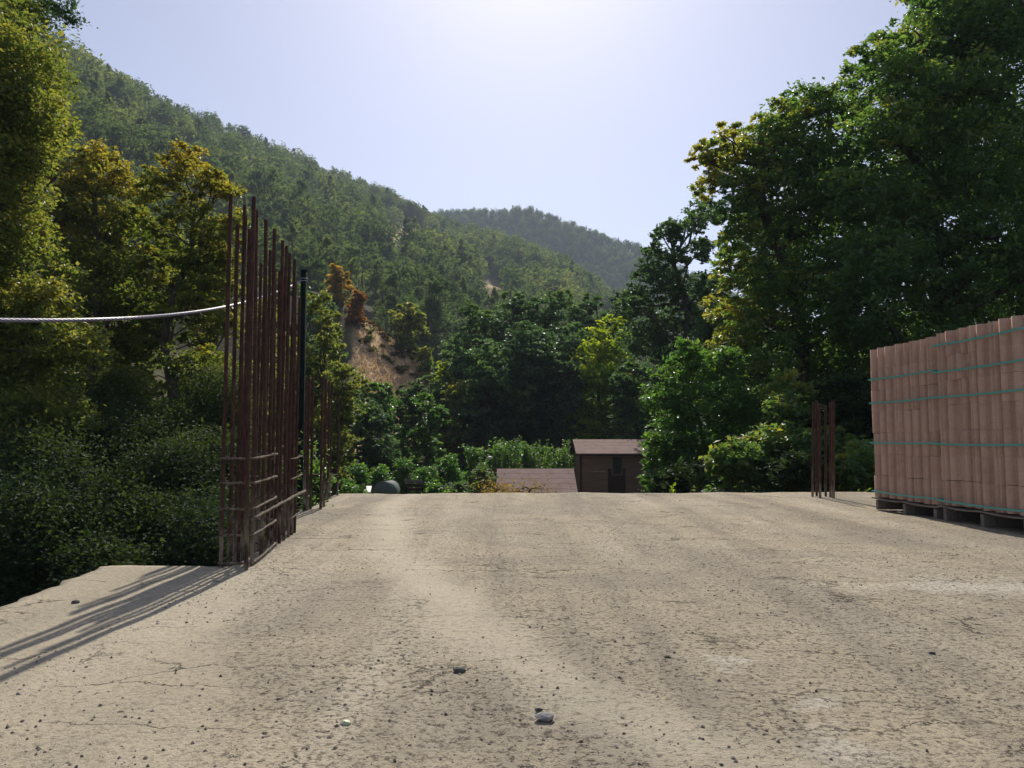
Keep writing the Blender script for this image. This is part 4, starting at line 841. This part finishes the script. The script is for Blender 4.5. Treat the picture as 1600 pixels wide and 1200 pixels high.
# ------------------------------------------------------------------ pines
def pine_variant(k, H=9.0, n=1500, hi=True):
    rs = np.random.default_rng(100+k); wide = [.27, .33, .25, .38, .30, .24][k % 6]; rounded = [.5, .36, .7, .30, .42, .75][k % 6]
    t_ = rs.random(n)**.85; zt = .14 + .86*t_; rmax = wide*(1-t_**1.5)**rounded*(.55+.45*np.sin(np.minimum(1, t_*4)*math.pi/2))
    # boughs
    nb = 26; bt = rs.random(nb)*.95; ba = rs.random(nb)*6.283; bw = rs.uniform(.7, 1.2, nb)
    bi = rs.integers(0, nb, n); tt = np.clip(bt[bi]+rs.normal(0, .035, n), 0, 1); an = ba[bi]+rs.normal(0, .33, n)
    rm = wide*(1-tt**1.5)**rounded*(.5+.5*np.sin(np.minimum(1, tt*4+.15)*math.pi/2))*bw[bi]; rad = rm*rs.random(n)**.45
    C_ = np.stack([np.cos(an)*rad, np.sin(an)*rad, .14+.84*tt+.10*rad], -1)*H
    L = .085*H; a = np.stack([np.cos(an), np.sin(an), rs.uniform(-.1, 1.0, n)], -1) + rs.normal(0, .45, (n, 3)); a /= np.linalg.norm(a, axis=1, keepdims=True)
    b = np.cross(a, rs.normal(size=(n, 3))); b /= np.linalg.norm(b, axis=1, keepdims=True); s = rs.uniform(.6, 1.2, (n, 1)); l = L*.5*s; w = L*.16*s
    V_ = np.empty((n, 4, 3)); V_[:, 0] = C_-a*l; V_[:, 1] = C_+b*w; V_[:, 2] = C_+a*l; V_[:, 3] = C_-b*w
    Ff = (np.arange(n)[:, None]*4+np.array([0, 1, 2, 0, 2, 3])).reshape(-1, 3); tint = np.clip([.25, .5, .75, .35, .1, .6][k % 6]+rs.normal(0, .15, n), 0, 1)
    return V_.reshape(-1, 3), Ff, np.repeat(tint, 2)
crowns = []; trunks = []; combos = []
for k in range(6):
    V_, Ff, Tt = pine_variant(k, 9.0, 1700); crowns.append(np_mesh('crown', V_, Ff, M['pine'], {'tint': ('FACE', Tt)}))
    mb = MB(); mb.tube([(0, 0, -.8), (.1, 0, 3), (.0, .1, 6), (.1, 0, 8.2)], [.17, .13, .08, .03], 6); trunks.append(mb.mesh('trunk', M['pbark'], True))
    V2, F2, T2 = pine_variant(k, 9.0, 800); tv = np.array(mb.v); tf = np.array([f_ for f_ in mb.f if len(f_) == 4]); tf = np.concatenate([tf[:, [0, 1, 2]], tf[:, [0, 2, 3]]]) + len(V2)
    combos.append(np_mesh('pine_tree', np.concatenate([V2*np.array([1.0, 1.0, 1]), tv]), np.concatenate([F2, tf]), [M['pine'], M['pbark']], {'tint': ('FACE', np.concatenate([T2, np.zeros(len(tf))]))}, midx=np.concatenate([np.zeros(len(F2)), np.ones(len(tf))])))
# scatter on the hillsides
sp_ = 6.6; gxs, gys = np.meshgrid(np.arange(-620, 560, sp_), np.arange(18, 1000, sp_)); px_ = gxs.ravel()+rng.uniform(-.48, .48, gxs.size)*sp_; py_ = gys.ravel()+rng.uniform(-.48, .48, gxs.size)*sp_
g2x, g2y = np.meshgrid(np.arange(-180, 330, 5.0), np.arange(430, 800, 5.0)); px_ = np.concatenate([px_, g2x.ravel()+rng.uniform(-2.4, 2.4, g2x.size)]); py_ = np.concatenate([py_, g2y.ravel()+rng.uniform(-2.4, 2.4, g2x.size)])
ph_ = np.arctan2(px_, py_); r_ = np.hypot(px_, py_); r1_ = np.interp(ph_, A1, R1); r2_ = np.interp(ph_, A2, R2); f1_ = np.interp(ph_, AF, FF)
ok1 = (ph_ > -.80) & (ph_ < .30) & (r_ > f1_+10) & (r_ < r1_+12); ok2 = (ph_ > -.25) & (ph_ < .45) & (r_ > 445) & (r_ < r2_+15)
ok = (ok1 | ok2) & (dryness(px_, py_) < .12); dens = wob(px_, py_, 31, 3); ok &= (dens > -.75) | (rng.random(len(px_)) < .55)
ok &= (r_ > 104)
small = np.zeros(len(px_), bool)
for dl in (8, 16, 24, 32, 42): ok &= (dryness(px_*(1+dl/py_), py_+dl) < .15) | (rng.random(len(px_)) < (.22 if dl > 8 else .10))
for dl in (52, 62, 72): small |= dryness(px_*(1+dl/py_), py_+dl) > .12
# thin out with distance behind the first ridge
px_, py_, r_, ph_, small = px_[ok], py_[ok], r_[ok], ph_[ok], small[ok]; pz_ = terrain(px_, py_)
vis = np.abs(ph_) < .60
order = np.argsort(np.where(vis, r_, r_+4000)); px_, py_, pz_, r_, ph_, small = (a[order] for a in (px_, py_, pz_, r_, ph_, small)); NI = 285
hs = rng.uniform(.6, 1.35, len(px_))*np.interp(r_, [60, 300, 480], [1.05, 1.45, .85])*np.where(small, .55, 1.0)
r1o = np.interp(ph_, A1, R1)
for k in range(NI):
    s_ = float(hs[k]); v_ = int(rng.integers(0, 6)); rz_ = float(rng.uniform(0, 6.28)); loc = (float(px_[k]), float(py_[k]), float(pz_[k])-.1)
    sx = 800+F*px_[k]/py_[k]
    side = 'above the golden oaks at left' if sx < 300 else 'behind the tall bars' if sx < 480 else 'above the bare bank' if sx < 680 else 'above the dark valley grove'
    tone = ('dark green', 'mid green', 'pale green', 'deep green', 'blackish green', 'light olive')[v_]; size = 'small' if s_ < .95 else 'tall' if s_ > 1.35 else 'middle sized'
    side = ('above the left edge oak' if sx < 130 else 'above the golden spreading oak' if sx < 220 else 'above the open oak' if sx < 330 else 'behind the tallest bars' if sx < 400 else 'behind the tall bars' if sx < 480 else 'above the ochre tree' if sx < 570 else 'above the bare bank' if sx < 680 else 'above the left of the grove' if sx < 820 else 'above the right of the grove')
    if r_[k] < 125:
        o_ = empty('pine_tree', loc, f'{size} {tone} pine low on the hillside {side}', 'pine tree', 'pines on the lower hillside', rz_); o_.scale = (s_, s_, s_)
        link('crown', crowns[v_], o_); link('trunk', trunks[v_], o_)
    else:
        o_ = link('pine_tree', combos[v_], None, loc, rz_); o_.scale = (s_, s_, s_); tag(o_, f'{size} {tone} pine on the slope {side}', 'pine tree', 'pines on the hillside slope')
# the rest of the forest, far too many to count: instanced on points
vc = bpy.data.collections.new('pine_kinds')
for k in range(8):
    if k < 3: me_ = combos[k]
    else:                                   # round headed crowns
        n_ = 700; d_ = rdir(n_); rr_ = (rng.random(n_)**.4)*(1+.2*np.sin(d_[:, 0]*4+k)*np.cos(d_[:, 1]*5+k)); w_ = (.34, .40, .30, .45, .36)[k-3]*9; C_ = np.stack([d_[:, 0]*rr_*w_, d_[:, 1]*rr_*w_, 4.2+d_[:, 2]*rr_*4.3], -1)
        V_, F_, T_ = leaves(C_, 1.0, .42, -.3, tint=np.clip((.15, .4, .65, .8, .3)[k-3]+rng.normal(0, .14, n_), 0, 1)); me_ = np_mesh('pine_tree', V_, F_, M['pine'], {'tint': ('FACE', T_)})
    o_ = bpy.data.objects.new('pine_kind', me_); vc.objects.link(o_)
fx, fy, fz, fr_, fs = px_[NI:], py_[NI:], pz_[NI:], r_[NI:], hs[NI:]
# a photo shows only the near side of each hill plus its ridge
me = bpy.data.meshes.new('pine_forest'); me.vertices.add(len(fx)); me.vertices.foreach_set('co', np.stack([fx, fy, fz-.2], -1).astype(np.float32).ravel())
a = me.attributes.new('size', 'FLOAT', 'POINT'); a.data.foreach_set('value', fs.astype(np.float32))
forest = link('pine_forest', me); forest['kind'] = 'stuff'
ng = bpy.data.node_groups.new('pine_forest', 'GeometryNodeTree'); ng.interface.new_socket('Geometry', in_out='INPUT', socket_type='NodeSocketGeometry'); ng.interface.new_socket('Geometry', in_out='OUTPUT', socket_type='NodeSocketGeometry')
gi = ng.nodes.new('NodeGroupInput'); go = ng.nodes.new('NodeGroupOutput'); m2p = ng.nodes.new('GeometryNodeMeshToPoints'); iop = ng.nodes.new('GeometryNodeInstanceOnPoints'); ci = ng.nodes.new('GeometryNodeCollectionInfo')
ci.inputs['Collection'].default_value = vc; ci.inputs['Separate Children'].default_value = True; ci.inputs['Reset Children'].default_value = True
na = ng.nodes.new('GeometryNodeInputNamedAttribute'); na.data_type = 'FLOAT'; na.inputs['Name'].default_value = 'size'
rv = ng.nodes.new('FunctionNodeRandomValue'); rv.data_type = 'FLOAT_VECTOR'; rv.inputs[0].default_value = (-.05, -.05, 0); rv.inputs[1].default_value = (.05, .05, 6.28)
ng.links.new(gi.outputs[0], m2p.inputs['Mesh']); ng.links.new(m2p.outputs[0], iop.inputs['Points']); ng.links.new(ci.outputs[0], iop.inputs['Instance']); iop.inputs['Pick Instance'].default_value = True
ng.links.new(rv.outputs[0], iop.inputs['Rotation']); ng.links.new(na.outputs[0], iop.inputs['Scale']); ng.links.new(iop.outputs[0], go.inputs[0])
md = forest.modifiers.new('pine_forest', 'NODES'); md.node_group = ng
print('LEAVES', NLEAF, 'PINES', len(px_), 'Z', zmin, zmax)
